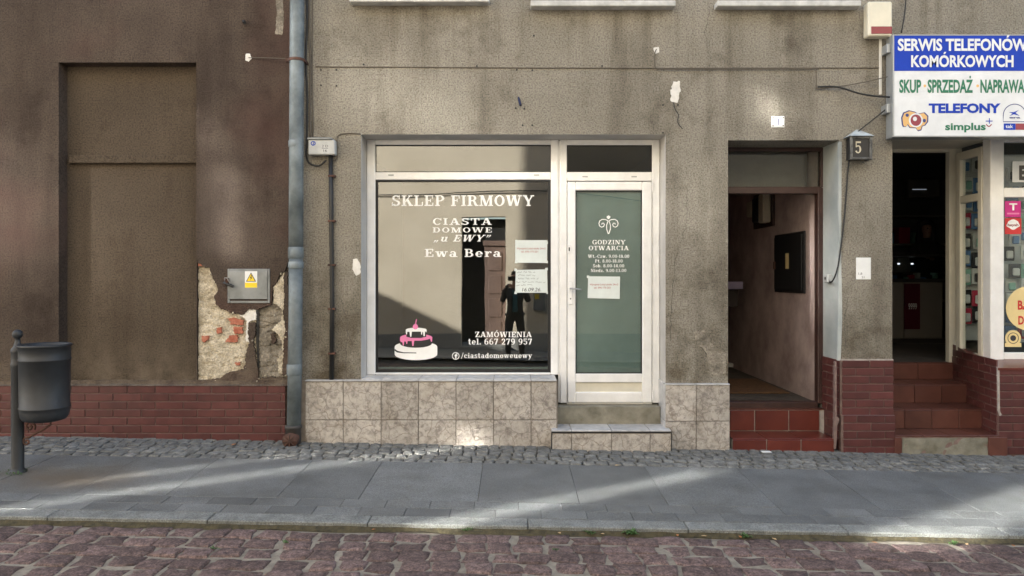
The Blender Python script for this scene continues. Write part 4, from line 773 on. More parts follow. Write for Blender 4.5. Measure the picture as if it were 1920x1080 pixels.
for s in (-1, 1):
    sp = [(421 + s * 2, 408), (421 + s * 14, 372), (421 + s * 15, 340), (421 + s * 3, 306)]
    ribbon(mb, [d6(*p) for p in sp], .008, DY - .001 - .0001 * s)
    cur = [(421 + s * 4, 305), (421 + s * 25, 296), (421 + s * 50, 295), (421 + s * 68, 306), (421 + s * 75, 326), (421 + s * 70, 346), (421 + s * 54, 356), (421 + s * 38, 350), (421 + s * 32, 336), (421 + s * 38, 324), (421 + s * 50, 325), (421 + s * 53, 335)]
    ribbon(mb, [d6(*p) for p in cur], .0085, DY - .0013 - .0001 * s)
mb.prism([d6(*p) for p in ((421, 294), (408, 284), (406, 272), (414, 268), (421, 263), (428, 268), (436, 272), (434, 284))], DY - .0016, DY); mb.build('scroll_emblem', M['vinyl'], door)
# handle and locks
mb = MB().box(fx(1066), fx(1073), FY - .022, FY - .0122, fz(571), fz(528), .004); hp = mb.build('handle', M['upvc'], door)
mb = MB().tube([(fx(1069.5), FY - .015, fz(541)), (fx(1069.5), FY - .055, fz(541)), (fx(1073), FY - .062, fz(541)), (fx(1090), FY - .058, fz(543))], [.009, .009, .009, .007], 10); mb.build('lever', M['steel'], hp, True)
for yy in (560, ): MB().tube([(fx(1069.5), FY - .024, fz(yy)), (fx(1069.5), FY - .02, fz(yy))], .006, 10).build('keyhole', M['gasket'], hp)
mb = MB().box(fx(1063.5), fx(1070.5), FY - .020, FY - .0122, fz(474.5), fz(460), .003); lk = mb.build('lock', M['upvc'], door); MB().box(fx(1066), fx(1068.2), FY - .022, FY - .019, fz(471), fz(464)).build('keyhole', M['gasket'], lk)
for yy in (352, 740): MB().tube([(fx(1224), FY - .008, fz(yy) - .04), (fx(1224), FY - .008, fz(yy) + .04)], .008, 8).build('hinge', M['upvc'], door)
# rooms behind the glass
def room(x0, x1, y0, y1, z0, z1):
    mb = MB(); reveals(mb, x0, x1, z0, z1, y0, y1); return mb.quad((x0, y1, z0), (x1, y1, z0), (x1, y1, z1), (x0, y1, z1))
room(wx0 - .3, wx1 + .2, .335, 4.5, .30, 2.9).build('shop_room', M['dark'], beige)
# --- steps of the shop door
mb = MB().box(wxm + .002, px0 - .002, .15, .32, -.5, .31, .006); mb.build('concrete_threshold', M['concrete'], beige)
step = thing('shop_step', 'pale tiled doorstep with black edging below the white shop door', 'step', (PX(1146), 0, 0))
s0, s1, sy0 = PX(1034, -.14), PX(1259, -.14), -.14; st = PZ(807, -.14)
MB().box(s0 + .01, s1 - .01, sy0 + .012, .148, -.4, st - .012).build('step_core', M['grout'], step)
jo = [s0, PX(1072, -.14), PX(1147, -.14), PX(1219, -.14), s1]
for a, b in zip(jo, jo[1:]):
    piece('tile', M['cop'], step, (a + b) / 2, .004, st - .006, round(b - a - .005, 3), .282, .012, .002)
    piece('tile', M['tile'], step, (a + b) / 2, sy0 + .006, (st - .03 - .2) / 2 - .003, round(b - a - .005, 3), .012, round(st - .024 + .2, 3), .002)
mb = MB().box(s0 - .002, s1 + .002, sy0 - .004, sy0 + .006, st - .022, st - .010, .002); mb.box(s0 - .003, s0 + .007, sy0 - .003, sy0 + .005, -.2, st - .022, .002); mb.box(s1 - .005, s1 + .003, sy0 - .003, sy0 + .005, -.2, st - .022, .002); mb.build('black_edging', M['blacktrim'], step)
for k in (0, 1): MB().box((s0, s1 - .008)[k], (s0 + .008, s1)[k], sy0 + .013, -.046, -.3, st - .013).build('side_tile', M['tile'], step)
# --- entrance hall ---------------------------------------------------------------------------
HY = .36
hall_x1 = PX(1534, HY + .05)
hw = MB().quad((hall_x1, HY + .06, .2), (hall_x1 + .0, 7, .2), (hall_x1, 7, 2.95), (hall_x1, HY + .06, 2.95)); hw.build('hall_wall', M['hallpink'], beige)
mb = MB().quad((ex0 - .15, 7, .2), (ex0 - .15, HY, .2), (ex0 - .15, HY, 2.95), (ex0 - .15, 7, 2.95)); mb.quad((ex0 - .15, 7, .2), (hall_x1, 7, .2), (hall_x1, 7, 2.95), (ex0 - .15, 7, 2.95)); mb.quad((ex0 - .15, HY, 2.95), (hall_x1, HY, 2.95), (hall_x1, 7, 2.95), (ex0 - .15, 7, 2.95)); mb.build('hall_wall', M['hallpink'], beige)
MB().quad((ex0 - .15, HY, .30), (hall_x1, HY, .30), (hall_x1, 7, .30), (ex0 - .15, 7, .30)).build('hall_floor', M['hallgrey'], beige)
# broken skirting along the hall wall
for i in range(26):
    y0 = HY + .1 + i * .13 + random.uniform(0, .04); h = random.uniform(.02, .075)
    MB().prism([(0, 0), (random.uniform(.08, .13), 0), (random.uniform(.07, .12), h * .7), (random.uniform(.02, .06), h), (0, h * random.uniform(.3, .9))], 0, .012).build('broken_plaster', M['oldwhite'] if i % 3 else M['concrete'], beige)
    o = bpy.data.objects[[k.name for k in beige.children][-1]]; o.rotation_euler.z = R(90); o.location = Vector((hall_x1 - .008, y0, .335)) - beige.location
# painted reveal of the entry and its brick foot
bx = PX(1575); rb = .75
mb = MB().quad((bx, HY, rb - .02), (bx, 0, rb - .02), (bx, 0, ez1), (bx, HY, ez1)); mb.build('entry_reveal', M['bluepaint'], beige)
MB().prism(jag([(PX(a), PZ(b)) for a, b in ((1572, 266), (1578, 266), (1577, 470), (1579, 600), (1576, 676), (1570, 676), (1572, 500))], .001, .05, 5), -.003, .02).build('corner_bead', M['bluepaint'], beige)
mb = MB().quad((bx - .001, HY, -.5), (bx - .001, 0.0, -.5), (bx - .001, 0.0, rb), (bx - .001, HY, rb)); mb.box(bx - .005, sx0 - .001, -.012, 0, -.5, rb); mb.box(bx - .004, sx0 + .004, -.036, -.012, -.5, PZ(779, -.04)); mb.build('plinth_core', M['mortar'], beige)
pm = jag([(PX(a, -.045), PZ(b, -.045)) for a, b in ((1566, 678), (1569, 678), (1569, 780), (1574, 786), (1570, 800), (1568, 842), (1564, 842), (1566, 760))], .0025, .012, 6); MB().prism(pm, -.043, -.005).build('mortar_corner', M['mortar'], beige)
brick_rows(beige, bx + .012, sx0, rb, PZ(778), -.012, M['brick'], depth=.009); brick_rows(beige, bx + .012, sx0 + .004, PZ(779, -.04), -.10, -.036, M['brick'], depth=.009, start=1)
brick_rows(beige, bx - .001, 0, rb, -.08, .004, M['brick'], depth=.009, axis='y', y1=HY)
MB().prism(jag([(PX(a), PZ(b)) for a, b in ((1577, 673), (1673, 673), (1673, 677), (1640, 679), (1600, 677), (1577, 679))], .002, .03, 8), -.016, .0).build('mortar_bed', M['mortar_white'], beige)
# brown door frame with transom light
def hx(p): return PX(p, HY)
def hz(p): return PZ(p, HY)
mb = MB(); fl, fr = ex0 - .1, hx(1545)
mb.box(hx(1534), fr, HY, HY + .09, .30, hz(352), .006); mb.box(fl, hx(1540), HY + .002, HY + .08, hz(363), hz(350), .005); mb.box(fl, fr, HY - .002, HY + .06, hz(283), hz(277), .004); mb.box(hx(1540), fr, HY + .001, HY + .07, hz(351), hz(283), .004); mb.box(fl, hx(1534), HY + .002, HY + .09, hz(768), .318, .006)
ed = mb.build('entry_frame', M['brownwood'], beige)
MB().box(fl, hx(1541), HY + .03, HY + .034, hz(351), hz(282)).build('pane', M['glass_dark'], ed)
MB().quad((fl, HY + .25, hz(350)), (hx(1533), HY + .25, hz(350)), (hx(1533), HY + .25, hz(270)), (fl, HY + .25, hz(270))).build('transom_board', mottled('grey_board', (.24, .22, .20), (.36, .33, .30), 3, .8), ed)
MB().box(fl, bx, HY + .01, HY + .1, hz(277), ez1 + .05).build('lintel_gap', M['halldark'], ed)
MB().box(fr, bx, HY + .005, HY + .06, -.3, ez1).build('reveal_stop', M['bluepaint'], ed)
# hall steps in red tile
hs = thing('entrance_steps', 'two bright red glazed tile steps leading into the dark entrance hall', 'steps', (PX(1470), 0, 0))
e0, e1 = PX(1373, -.03), PX(1565, -.03) ; t1 = PZ(823, -.03); t2 = PZ(769, .30)
MB().box(e0 + .006, e1 - .004, -.022, .36, -.4, t1 - .008).build('step_core', M['mortar_white'], hs); MB().box(e0 - .03, bx - .012, .308, .40, -.3, t2).build('step_core', M['mortar_white'], hs)
je = [e0, PX(1437.5, -.03), PX(1502, -.03), e1]
for a, b in zip(je, je[1:]):
    piece('tile', M['steptile'], hs, (a + b) / 2, .134, t1 - .004, round(b - a - .009, 3), .335, .012, .003); piece('tile', M['steptile'], hs, (a + b) / 2, -.028, (t1 - .012 - .16) / 2, round(b - a - .009, 3), .011, round(t1 + .16 - .012, 3), .003)
je = [PX(1368, .3), PX(1415, .3), PX(1479, .3), PX(1537, .3)]
for a, b in zip(je, je[1:]): piece('tile', M['steptile'], hs, (a + b) / 2, .303, (t1 + t2) / 2 + .002, round(b - a - .009, 3), .011, round(t2 - t1 - .012, 3), .003)
MB().box(ex0 - .02, bx - .012, .30, .37, t2 + .001, t2 + .012).build('step_nosing', M['stepbrown'], hs)
# things in the hall
fb = thing('fuse_cabinet', 'black steel fuse cabinet door on the pink hall wall', 'cabinet', (hall_x1, 1.1, 1.35))
MB().box(hall_x1 - .02, hall_x1 - .001, .70, 1.52, 1.33, 1.95, .004).build('frame', M['blackbox'], fb); dr = MB().box(hall_x1 - .035, hall_x1 - .0215, .73, 1.49, 1.36, 1.92, .004).build('door', M['blackbox'], fb)
MB().box(hall_x1 - .037, hall_x1 - .0355, 1.06, 1.15, 1.58, 1.74).build('warning_sticker', M['cream'], dr); MB().box(hall_x1 - .05, hall_x1 - .036, 1.44, 1.48, 1.58, 1.66, .004).build('latch', M['rust'], dr)
mt = thing('electricity_meters', 'ivory electricity meters and fuses high on the pink hall wall', 'meter', (hall_x1, 1.75, 2.1))
MB().box(hall_x1 - .03, hall_x1 - .001, 1.55, 2.2, 2.06, 2.46, .004).build('board', M['brownwood'], mt)
for a, z0, z1, m in ((1.6, 2.1, 2.42, 'ivory'), (1.82, 2.12, 2.4, 'blackbox'), (2.02, 2.2, 2.38, 'ivory')): MB().box(hall_x1 - .12, hall_x1 - .031, a, a + .16, z0, z1, .012).build('meter_case', M[m], mt)
tag(MB().box(PX(1362, 2.4), PX(1391, 2.4), 2.35, 2.75, PZ(542, 2.4), PZ(528, 2.4), .004).build('wall_shelf', M['lilac']), 'lilac board shelf deep inside the dark hall', 'shelf'); MB().box(ex0 - .14, PX(1386, 2.4), 2.45, 2.7, PZ(575, 2.4), PZ(543, 2.4)).build('bracket', M['halldark'], bpy.data.objects['wall_shelf'])
tag(MB().box(ex0 - .1, PX(1452, 1.4), .95, 2.0, .302, .314, .004).build('doormat', M['doormat']), 'brown coir doormat on the hall floor', 'doormat')

# --- phone shop: recessed door, steps, bay -------------------------------------------------------
SY = .95
steps = thing('phone_shop_steps', 'four dark brown tiled steps climbing to the phone shop door', 'steps', (PX(1780), 0, 0))
lv = [(-.05, PZ(817, -.05), 4.385), (.27, PZ(767, .27), 4.40), (.60, PZ(720, .62), 4.44), (.93, .62, 4.50)]
pz = -.3
for i, (yf, zt, xr) in enumerate(lv):
    yb = lv[i + 1][0] if i < 3 else 1.02
    MB().box(sx0 + .002, xr - .006, yf + .008, yb + .01, pz - .02, zt - .010).build('step_core', M['mortar'], steps)
    n = 4 if i < 3 else 3; w = (xr - sx0) / n
    for k in range(n):
        a = sx0 + .002 + k * w
        piece('tile', M['stepbrown'], steps, a + w / 2, (yf + yb) / 2, zt - .005, round(w - .005, 3), round(yb - yf - .004, 3), .012, .003)
        if i > 0: piece('tile', M['stepbrown'], steps, a + w / 2, yf + .003, (pz + zt) / 2 - .006, round(w - .005, 3), .012, round(zt - pz - .014, 3), .003)
    pz = zt
mb = MB(); x0, x1 = sx0 + .06, PX(1852, -.05); rsh = rough_sheet('concrete_patch', x0, x1, -.25, lv[0][1] - .02, -.052, M['concrete'], steps, .012, 5.5, 20)
for a, b in ((sx0 - .004, x0 - .004), (x1 + .004, 4.386)): MB().box(a, b, -.058, -.043, -.3, lv[0][1] - .014, .003).build('end_tile', M['stepbrown'], steps)
# bay base: front and splayed side in red slips
bx0, bxb = 4.31, 4.50; bt = PZ(690, -.05)
mb = MB().add([(bx0, -.038, -.5), (7, -.038, -.5), (7, -.038, bt), (bx0, -.038, bt)], [(0, 1, 2, 3)]); mb.add([(bxb, SY, -.5), (bx0, -.038, -.5), (bx0, -.038, bt), (bxb, SY, bt + .12)], [(0, 1, 2, 3)]); mb.build('plinth_core', M['mortar'], beige)
brick_rows(beige, bx0 + .006, 5.7, bt, -.12, -.038, M['brick'], depth=.009)
ang = math.atan2(SY + .038, bxb - bx0); L_ = math.hypot(SY + .038, bxb - bx0)
z = bt + .07; row = 0
while z > -.1:
    p = -.125 if row % 2 else 0
    while p < L_:
        s, e = max(p, .004), min(p + .24, L_)
        if e - s > .03:
            c = (s + e) / 2; o = piece('brick', M['brick'], beige, bx0 + math.cos(ang) * c - .004, -.038 + math.sin(ang) * c, z - .031, round(e - s, 3), .012, .0615, .0025); o.rotation_euler.z = ang
        p += .249
    z -= .0705; row += 1
MB().prism(jag([(PX(a, -.05), PZ(b, -.05)) for a, b in ((1871, 690), (1874, 690), (1875, 770), (1879, 778), (1875, 780), (1872, 770))], .001, .02, 61), -.051, -.03).build('mortar_corner', M['mortar_white'], beige)
BY = .35
mb = MB().add([(bx0 - .01, -.055, bt), (7, -.055, bt), (7, BY, bt + .035), (4.48, BY, bt + .035)], [(0, 1, 2, 3)]); mb.add([(bx0 - .01, -.055, bt), (4.48, BY, bt + .035), (bxb + .05, SY, bt + .11), (bxb - .005, SY, bt + .11)], [(0, 1, 2, 3)]); mb.add([(bx0 - .01, -.055, bt), (7, -.055, bt), (7, -.055, bt - .02), (bx0 - .01, -.055, bt - .02)], [(0, 3, 2, 1)]); mb.build('bay_sill', M['steptile'], beige)
def bX(p, y): return PX(p, y)
fxa, fxb = PX(1855, BY), PX(1880, BY); wzb = PZ(671, BY); wzt = PZ(268, BY)
bay = MB(); bay.box(fxa, fxb, BY - .02, BY + .10, bt + .02, 2.86, .006)
frame_box(bay, fxb + .001, fxb + 1.5, bt + .03, wzt + .12, (.01, .06, .11, .065), BY - .005, BY + .06, .006); bay.box(fxb + .011, fxb + 1.44, BY - .003, BY + .055, PZ(370, BY), PZ(352, BY), .005)
bay = bay.build('bay_window', M['upvc'], beige)
MB().box(fxb + .01, fxb + 1.45, BY + .03, BY + .034, bt + .08, wzt + .03).build('pane', M['glass_door'], bay)
mb = MB()   # side sash of the bay, from the post back to the shop door
sxa = fxa + .02; sa, sb = BY + .1, .86
for y0, y1, z0, z1 in ((sa, sa + .06, wzb, 2.72), (sb - .07, sb, wzb, 2.72), (sa, sb, wzb - .06, wzb + .02), (sa, sb, 2.66, 2.74), (sa, sb, PZ(378, .6), PZ(364, .6))): mb.box(sxa - (.03 if z1 - z0 > .5 else .027), sxa + (.03 if z1 - z0 > .5 else .027), y0, y1, z0, z1, .005)
mb.build('side_sash', M['upvc_cream'], bay); MB().box(sxa - .002, sxa + .002, sa + .05, sb - .06, wzb + .01, 2.67).build('pane', M['glass_door'], bay)
mb = MB(); ja = PX(1780, SY)
mb.box(ja, ja + .13, SY, SY + .07, .62, 2.84, .005); mb.box(sx0 + .002, ja, SY + .003, SY + .068, PZ(285, SY), PZ(277, SY), .004); mb.box(sx0 + .002, ja + .13, SY + .01, SY + .06, 2.82, 2.86); sd = mb.build('phone_shop_door_frame', M['upvc_cream'], beige)
op = MB().add([(ja + .06, SY + .08, .63), (ja + .62, SY + .72, .63), (ja + .66, SY + .68, .63), (ja + .10, SY + .08, .63)] + [(ja + .06, SY + .08, 2.72), (ja + .62, SY + .72, 2.72), (ja + .66, SY + .68, 2.72), (ja + .10, SY + .08, 2.72)], [(0, 1, 5, 4), (1, 2, 6, 5), (2, 3, 7, 6), (4, 5, 6, 7)]).build('open_door', M['upvc_cream'], sd)
MB().box(sx0 + .002, sxa + .05, .36, SY, 2.80, 2.859).build('bay_soffit', M['upvc_cream'], beige)
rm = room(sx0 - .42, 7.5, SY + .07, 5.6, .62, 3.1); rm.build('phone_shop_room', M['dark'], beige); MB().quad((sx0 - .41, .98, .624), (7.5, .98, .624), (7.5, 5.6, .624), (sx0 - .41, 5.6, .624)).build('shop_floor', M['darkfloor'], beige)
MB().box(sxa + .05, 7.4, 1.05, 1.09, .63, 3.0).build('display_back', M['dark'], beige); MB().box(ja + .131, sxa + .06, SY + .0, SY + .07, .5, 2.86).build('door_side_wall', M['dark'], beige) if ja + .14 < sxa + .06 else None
# counter, clerk, goods
cyy = 3.2
def cX(p): return PX(p, cyy)
def cZ(p): return PZ(p, cyy)
ct = thing('shop_counter', 'glass topped sales counter with crimson panel inside the phone shop', 'counter', (cX(1710), cyy, .62))
MB().box(cX(1640), cX(1695), cyy, cyy + .5, .68, cZ(529), .01).build('front_panel', M['counter'], ct); MB().box(cX(1696), cX(1768), cyy, cyy + .5, .68, cZ(529), .01).build('front_panel', M['counter'], ct); MB().box(cX(1640), cX(1775), cyy - .012, cyy + .52, .62, .68).build('plinth', M['counterdark'], ct)
MB().box(cX(1640), cX(1775), cyy - .02, cyy + .52, cZ(529), cZ(523), .004).build('shelf_board', M['counterdark'], ct); MB().box(cX(1640), cX(1775), cyy - .02, cyy + .52, cZ(481), cZ(477), .003).build('top', M['counterdark'], ct)
MB().box(cX(1640), cX(1775), cyy - .012, cyy - .006, cZ(523), cZ(481)).build('display_glass', M['glasscase'], ct)
ps = MB().box(cX(1695), cX(1724), cyy - .014, cyy - .001, cZ(617), cZ(532)).build('poster', M['poster'], ct); sans_text('price', '9999', cX(1702), cX(1718), cZ(580), cZ(568) - cZ(580), cyy - .015, M['vinyl'], ps, .01)
MB().box(cX(1773), cX(1779), cyy - .03, cyy + .02, .64, cZ(470), .003).build('post', M['counterdark'], ct)
for i in range(9):
    a = 1672 + i * 11; m = ('packw', 'packb', 'packk', 'packg', 'packr')[i % 5]
    tag(MB().box(cX(a), cX(a + 7), cyy + .1, cyy + .2, cZ(522.5), cZ(522.5) + .02 + .03 * (i % 3), .004).build('phone_box', M[m]), 'small boxed phone lying in the glass counter display', 'box', 'boxed phones in the counter display')
for a in (1708, 1734): tag(MB().box(cX(a - 2), cX(a + 2), cyy + .3, cyy + .32, cZ(495), cZ(492.5), .003).build('display_lamp', M['led']), 'small lit lamp inside the glass counter, %s of the two' % ('first from the door edge' if a < 1720 else 'one nearer the bay window'), 'lamp')
sh = thing('wall_shelving', 'dim wall shelving behind the clerk in the phone shop', 'shelving', (5.2, 5.4, .62))
for zz in (1.1, 1.55, 2.0, 2.45): MB().box(3.6, 7.0, 5.2, 5.55, zz, zz + .03).build('shelf_board', M['counter'], sh)
q = random.Random(21)
for zz in (1.13, 1.58, 2.03):
    for k in range(9):
        m = ('packw', 'packb', 'packg', 'packr', 'packw')[q.randrange(5)]; x = 4.3 + k * .27 + q.uniform(-.03, .03); hh = q.uniform(.14, .3)
        tag(MB().box(x, x + q.uniform(.14, .22), 5.26, 5.45, zz + .001, zz + hh, .006).build('goods_box', M[m]), 'boxed goods standing on the dim shelving behind the clerk', 'box', 'boxed goods on the back shelving')
acz = thing('air_conditioner', 'white air conditioner unit high on the dark shop back wall', 'air conditioner', (PX(1735, 5.5), 5.55, 2.9)); MB().box(PX(1705, 5.3), PX(1766, 5.3), 5.32, 5.58, PZ(370, 5.3), PZ(335, 5.3), .03).build('case', M['counter'], acz); MB().box(PX(1712, 5.3), PX(1738, 5.3), 5.31, 5.319, PZ(355.4, 5.3), PZ(354.4, 5.3)).build('indicator_strip', M['led_dim'], acz)
def product(x, y, z, w, h, m, ax, lab, grp):
    t = thing('product_pack', lab, 'package', (x, y, z), grp)
    if ax == 'y': MB().box(x - .012, x + .012, y - w / 2, y + w / 2, z - h / 2, z + h / 2, .006).build('card', M[m[0]], t); MB().box(x - .032, x - .012, y - w * .3, y + w * .3, z - h * .35, z + h * .2, .01).build('blister', M[m[1]], t)
    else: MB().box(x - w / 2, x + w / 2, y - .012, y + .012, z - h / 2, z + h / 2, .006).build('card', M[m[0]], t); MB().box(x - w * .3, x + w * .3, y - .034, y - .012, z - h * .35, z + h * .2, .01).build('blister', M[m[1]], t)
ORD = ('first', 'second', 'third', 'fourth', 'fifth', 'sixth', 'seventh', 'eighth', 'ninth', 'tenth', 'eleventh'); CN = dict(packw='white', packb='blue', packk='black', packg='green', packr='red')
q = random.Random(4); kinds = [('packw', 'packk'), ('packw', 'packb'), ('packb', 'packw'), ('packg', 'packw'), ('packk', 'packw'), ('packr', 'packw'), ('packw', 'packg')]
MB().box(sxa + .03, sxa + .30, .925, .93, .85, 2.75).build('pegboard', M['packw'], bay)
for i in range(9):
    for j in range(2):
        kk = kinds[q.randrange(7)]
        product(sxa + .085 + j * .115 + q.uniform(-.01, .01), .885 + q.uniform(-.02, .01), 2.62 - i * .19 + q.uniform(-.02, .02), .10, .16, kk, 'x', '%s accessory pack with %s blister behind the bay side pane, %s row down, %s column' % (CN[kk[0]], CN[kk[1]], ORD[i], ('inner', 'outer')[j]), 'accessories behind the bay side pane')
MB().box(fxb + .22, fxb + 1.4, BY + .34, BY + .345, .85, 2.7).build('pegboard', M['packw'], bay)
for i in range(11):
    for j in range(2):
        kk = kinds[q.randrange(7)]
        product(fxb + .265 + j * .125 + q.uniform(-.015, .015), BY + .28 + q.uniform(-.06, .02), 2.5 - i * .155 + q.uniform(-.02, .02), .115, .14, kk, 'x', '%s accessory pack with %s blister behind the bay front pane, %s row down, %s column' % (CN[kk[0]], CN[kk[1]], ORD[i], ORD[j]), 'accessories behind the bay front pane')
# stickers on the bay pane
SYK = BY + .029
def kx(p): return PX(p, SYK)
def kz(p): return PZ(p, SYK)
t = tag(MB().box(kx(1884), kx(1914), SYK - .001, SYK + .0005, kz(407), kz(377)).build('sticker', M['magenta']), 'magenta square sticker with white letter on the bay pane', 'sticker'); sans_text('lettering', 'T', kx(1892), kx(1907), kz(394), kz(381) - kz(394), SYK - .0015, M['vinyl'], t, .03)
MB().box(kx(1888), kx(1911), SYK - .0022, SYK - .0012, kz(402), kz(399)).build('caption', M['vinyl_pink'], t)
t = tag(MB().box(kx(1884), kx(1915), SYK - .001, SYK + .0005, kz(439), kz(409)).build('sticker', M['redprint']), 'red square sticker with white cloud shape on the bay pane', 'sticker'); MB().prism([(kx(1899.5 + 12 * math.cos(a) * (1 + .1 * math.sin(5 * a))), kz(421 + 9 * math.sin(a) * (1 + .1 * math.cos(4 * a)))) for a in [i * .25 for i in range(25)]], SYK - .002, SYK - .0012).build('cloud', M['vinyl'], t); sans_text('lettering', 'heyah', kx(1889), kx(1909), kz(424), kz(419) - kz(424), SYK - .0025, M['maroon'], t, .02)
t = tag(MB().prism([(kx(x), kz(z)) for x, z in disc(1931, 578, 45, 42, 40)], SYK - .001, SYK + .0005).build('sticker', M['cream']), 'large cream oval sticker with red letters on the bay pane', 'sticker'); sans_text('lettering', 'BA', kx(1908), kx(1930), kz(580), kz(563) - kz(580), SYK - .0015, M['redprint'], t, .03); sans_text('lettering', 'D', kx(1909), kx(1919.5), kz(608), kz(592) - kz(608), SYK - .0015, M['redprint'], t, .03)
mb = MB().prism([(kx(x), kz(z)) for x, z in disc(1899.5, 634, 15, 15, 30)], SYK - .001, SYK + .0005); mb.box(kx(1884), kx(1915), SYK - .0012, SYK + .0004, kz(650.5), kz(643)); t = tag(mb.build('sticker', M['cream']), 'small golden round seal sticker low on the bay pane', 'sticker'); mb = MB(); ring(mb, kx(1899.5), kz(634), .05, .05, .006, SYK - .0016); mb.prism([(kx(x), kz(z)) for x, z in disc(1899.5, 634, 5.5, 5.5, 16)], SYK - .0016, SYK - .0011); mb.build('seal_ring', M['ink'], t)
t = tag(MB().box(kx(1897), kx(1990), SYK - .012, SYK - .006, kz(342), kz(303)).build('window_board', M['paper_white']), 'white board with outlined letter in the bay top light', 'sign'); sans_text('lettering', 'E', kx(1909), kx(1922), kz(336), kz(311) - kz(336), SYK - .0125, M['counterdark'], t, .06)

# ================================================================ sign box over the phone shop
GYF = -.14
sign = thing('shop_sign', 'white and blue phone repair sign box above the phone shop', 'sign', (PX(1674, GYF), GYF, PZ(257, GYF)))
def sgx(p): return PX(p, GYF)
def sgz(p): return PZ(p, GYF)
gx0, gx1, gz0, gz1 = sgx(1674), 5.9, sgz(257), sgz(64.5)
mb = MB(); frame_box(mb, gx0, gx1, gz0, gz1, .012, GYF - .004, -.02, .003); mb.box(gx0 + .003, gx1 - .003, -.03, -.022, gz0 + .003, gz1 - .003); mb.build('frame', M['signframe'], sign)
pn = MB().box(gx0 + .012, gx1 - .012, GYF + .0, GYF + .01, gz0 + .012, gz1 - .012).build('panel', M['signwhite'], sign); bl = MB().box(gx0 + .013, gx1 - .013, GYF - .0015, GYF - .0002, sgz(133), sgz(67)).build('blue_band', M['signblue'], sign)
for z in (gz1 - .12, gz0 + .25): MB().box(gx0 - .035, gx0 - .001, -.11, -.001, z - .03, z + .05, .004).build('bracket', M['signframe'], sign)
LS = GYF - .0018
sans_text('lettering', 'SERWIS TELEFONÓW', sgx(1683), sgx(1926), sgz(94.5), sgz(72.5) - sgz(94.5), LS, M['signwhite'], bl, .034); sans_text('lettering', 'KOMÓRKOWYCH', sgx(1708), sgx(1900), sgz(125), sgz(103.5) - sgz(125), LS, M['signwhite'], bl, .034)
for tx, a, b in (('SKUP', 1686, 1727), ('SPRZEDAŻ', 1739, 1824), ('NAPRAWA', 1838, 1921)): sans_text('lettering', tx, sgx(a), sgx(b), sgz(173), sgz(149) - sgz(173), GYF - .0005, M['signgreen'], pn, .034)
mb = MB().prism([(sgx(x), sgz(z)) for x, z in disc(1734, 161, 2.6, 2.6, 12)], GYF - .0015, GYF - .0003); mb.prism([(sgx(x), sgz(z)) for x, z in disc(1833, 161, 2.6, 2.6, 12)], GYF - .0015, GYF - .0003); mb.build('dot', M['orange'], pn)
sans_text('lettering', 'TELEFONY', sgx(1741), sgx(1876), sgz(211), sgz(194) - sgz(211), GYF - .0005, M['signblue'], pn, .045); sans_text('lettering', 'simplus', sgx(1772), sgx(1848), sgz(243.5), sgz(230) - sgz(243.5), GYF - .0005, M['signgreen'], pn, .03)
mb = MB(); ribbon(mb, [(sgx(1849 + 5 * i / 6.), sgz(233 + 4 * math.sin(math.pi * i / 12))) for i in range(13)], .009, GYF - .001); mb.build('smile', M['maroon'], pn)
mb = MB(); ribbon(mb, [(sgx(1848), sgz(227)), (sgx(1861), sgz(227))], .008, GYF - .001); ribbon(mb, [(sgx(1855), sgz(221.5)), (sgx(1855), sgz(232))], .008, GYF - .0011); mb.build('plus', M['signblue'], pn)
# bubble letter emblem
def s7(a, b): return (sgx(1600 + a / 3.175), sgz(b / 3.175))
blob = [(288, 740), (284, 700), (296, 670), (330, 656), (365, 664), (385, 676), (425, 668), (447, 690), (446, 725), (428, 748), (412, 752), (405, 776), (385, 782), (372, 764), (335, 762), (318, 740), (312, 756), (294, 756)]
MB().prism([s7(*p) for p in blob], GYF - .0008, GYF - .0003).build('emblem_outline', M['navy'], pn)
MB().prism([s7(368 + (x - 368) * .9, 718 + (z - 718) * .9) for x, z in blob], GYF - .0014, GYF - .0009).build('emblem_fill', M['orange'], pn)
MB().prism([s7(*p) for p in disc(372, 716, 42, 42, 24)], GYF - .002, GYF - .0015).build('emblem_disc', M['signwhite'], pn); MB().prism([s7(*p) for p in disc(372, 716, 32, 34, 24)], GYF - .0026, GYF - .0021).build('emblem_disc', M['maroon'], pn); MB().prism([s7(*p) for p in disc(366, 708, 12, 13, 16)], GYF - .0032, GYF - .0027).build('emblem_dot', M['signwhite'], pn); MB().prism([s7(*p) for p in disc(320, 686, 10, 10, 16)], GYF - .002, GYF - .0015).build('emblem_dot', M['navy'], pn); MB().prism([s7(*p) for p in disc(422, 718, 9, 11, 16)], GYF - .0028, GYF - .0022).build('emblem_dot', M['navy'], pn)
mb = MB(); cur = [s7(960 + 68 * math.cos(R(a)), 688 - 68 * math.sin(R(a))) for a in range(0, 181, 12)] + [s7(892, 725), s7(1028, 725), s7(1028, 688)]; ribbon(mb, cur, .007, GYF - .001); mb.build('arch_emblem', M['navy'], pn)
MB().prism([s7(*p) for p in ((925, 668), (955, 668), (985, 655), (965, 672), (990, 690), (955, 680), (928, 692), (948, 676))], GYF - .0014, GYF - .0006).build('star_emblem', M['signblue'], pn); sans_text('lettering', 'era', sgx(1892), sgx(1913), sgz(222), sgz(218.5) - sgz(222), GYF - .0008, M['navy'], pn, .04)
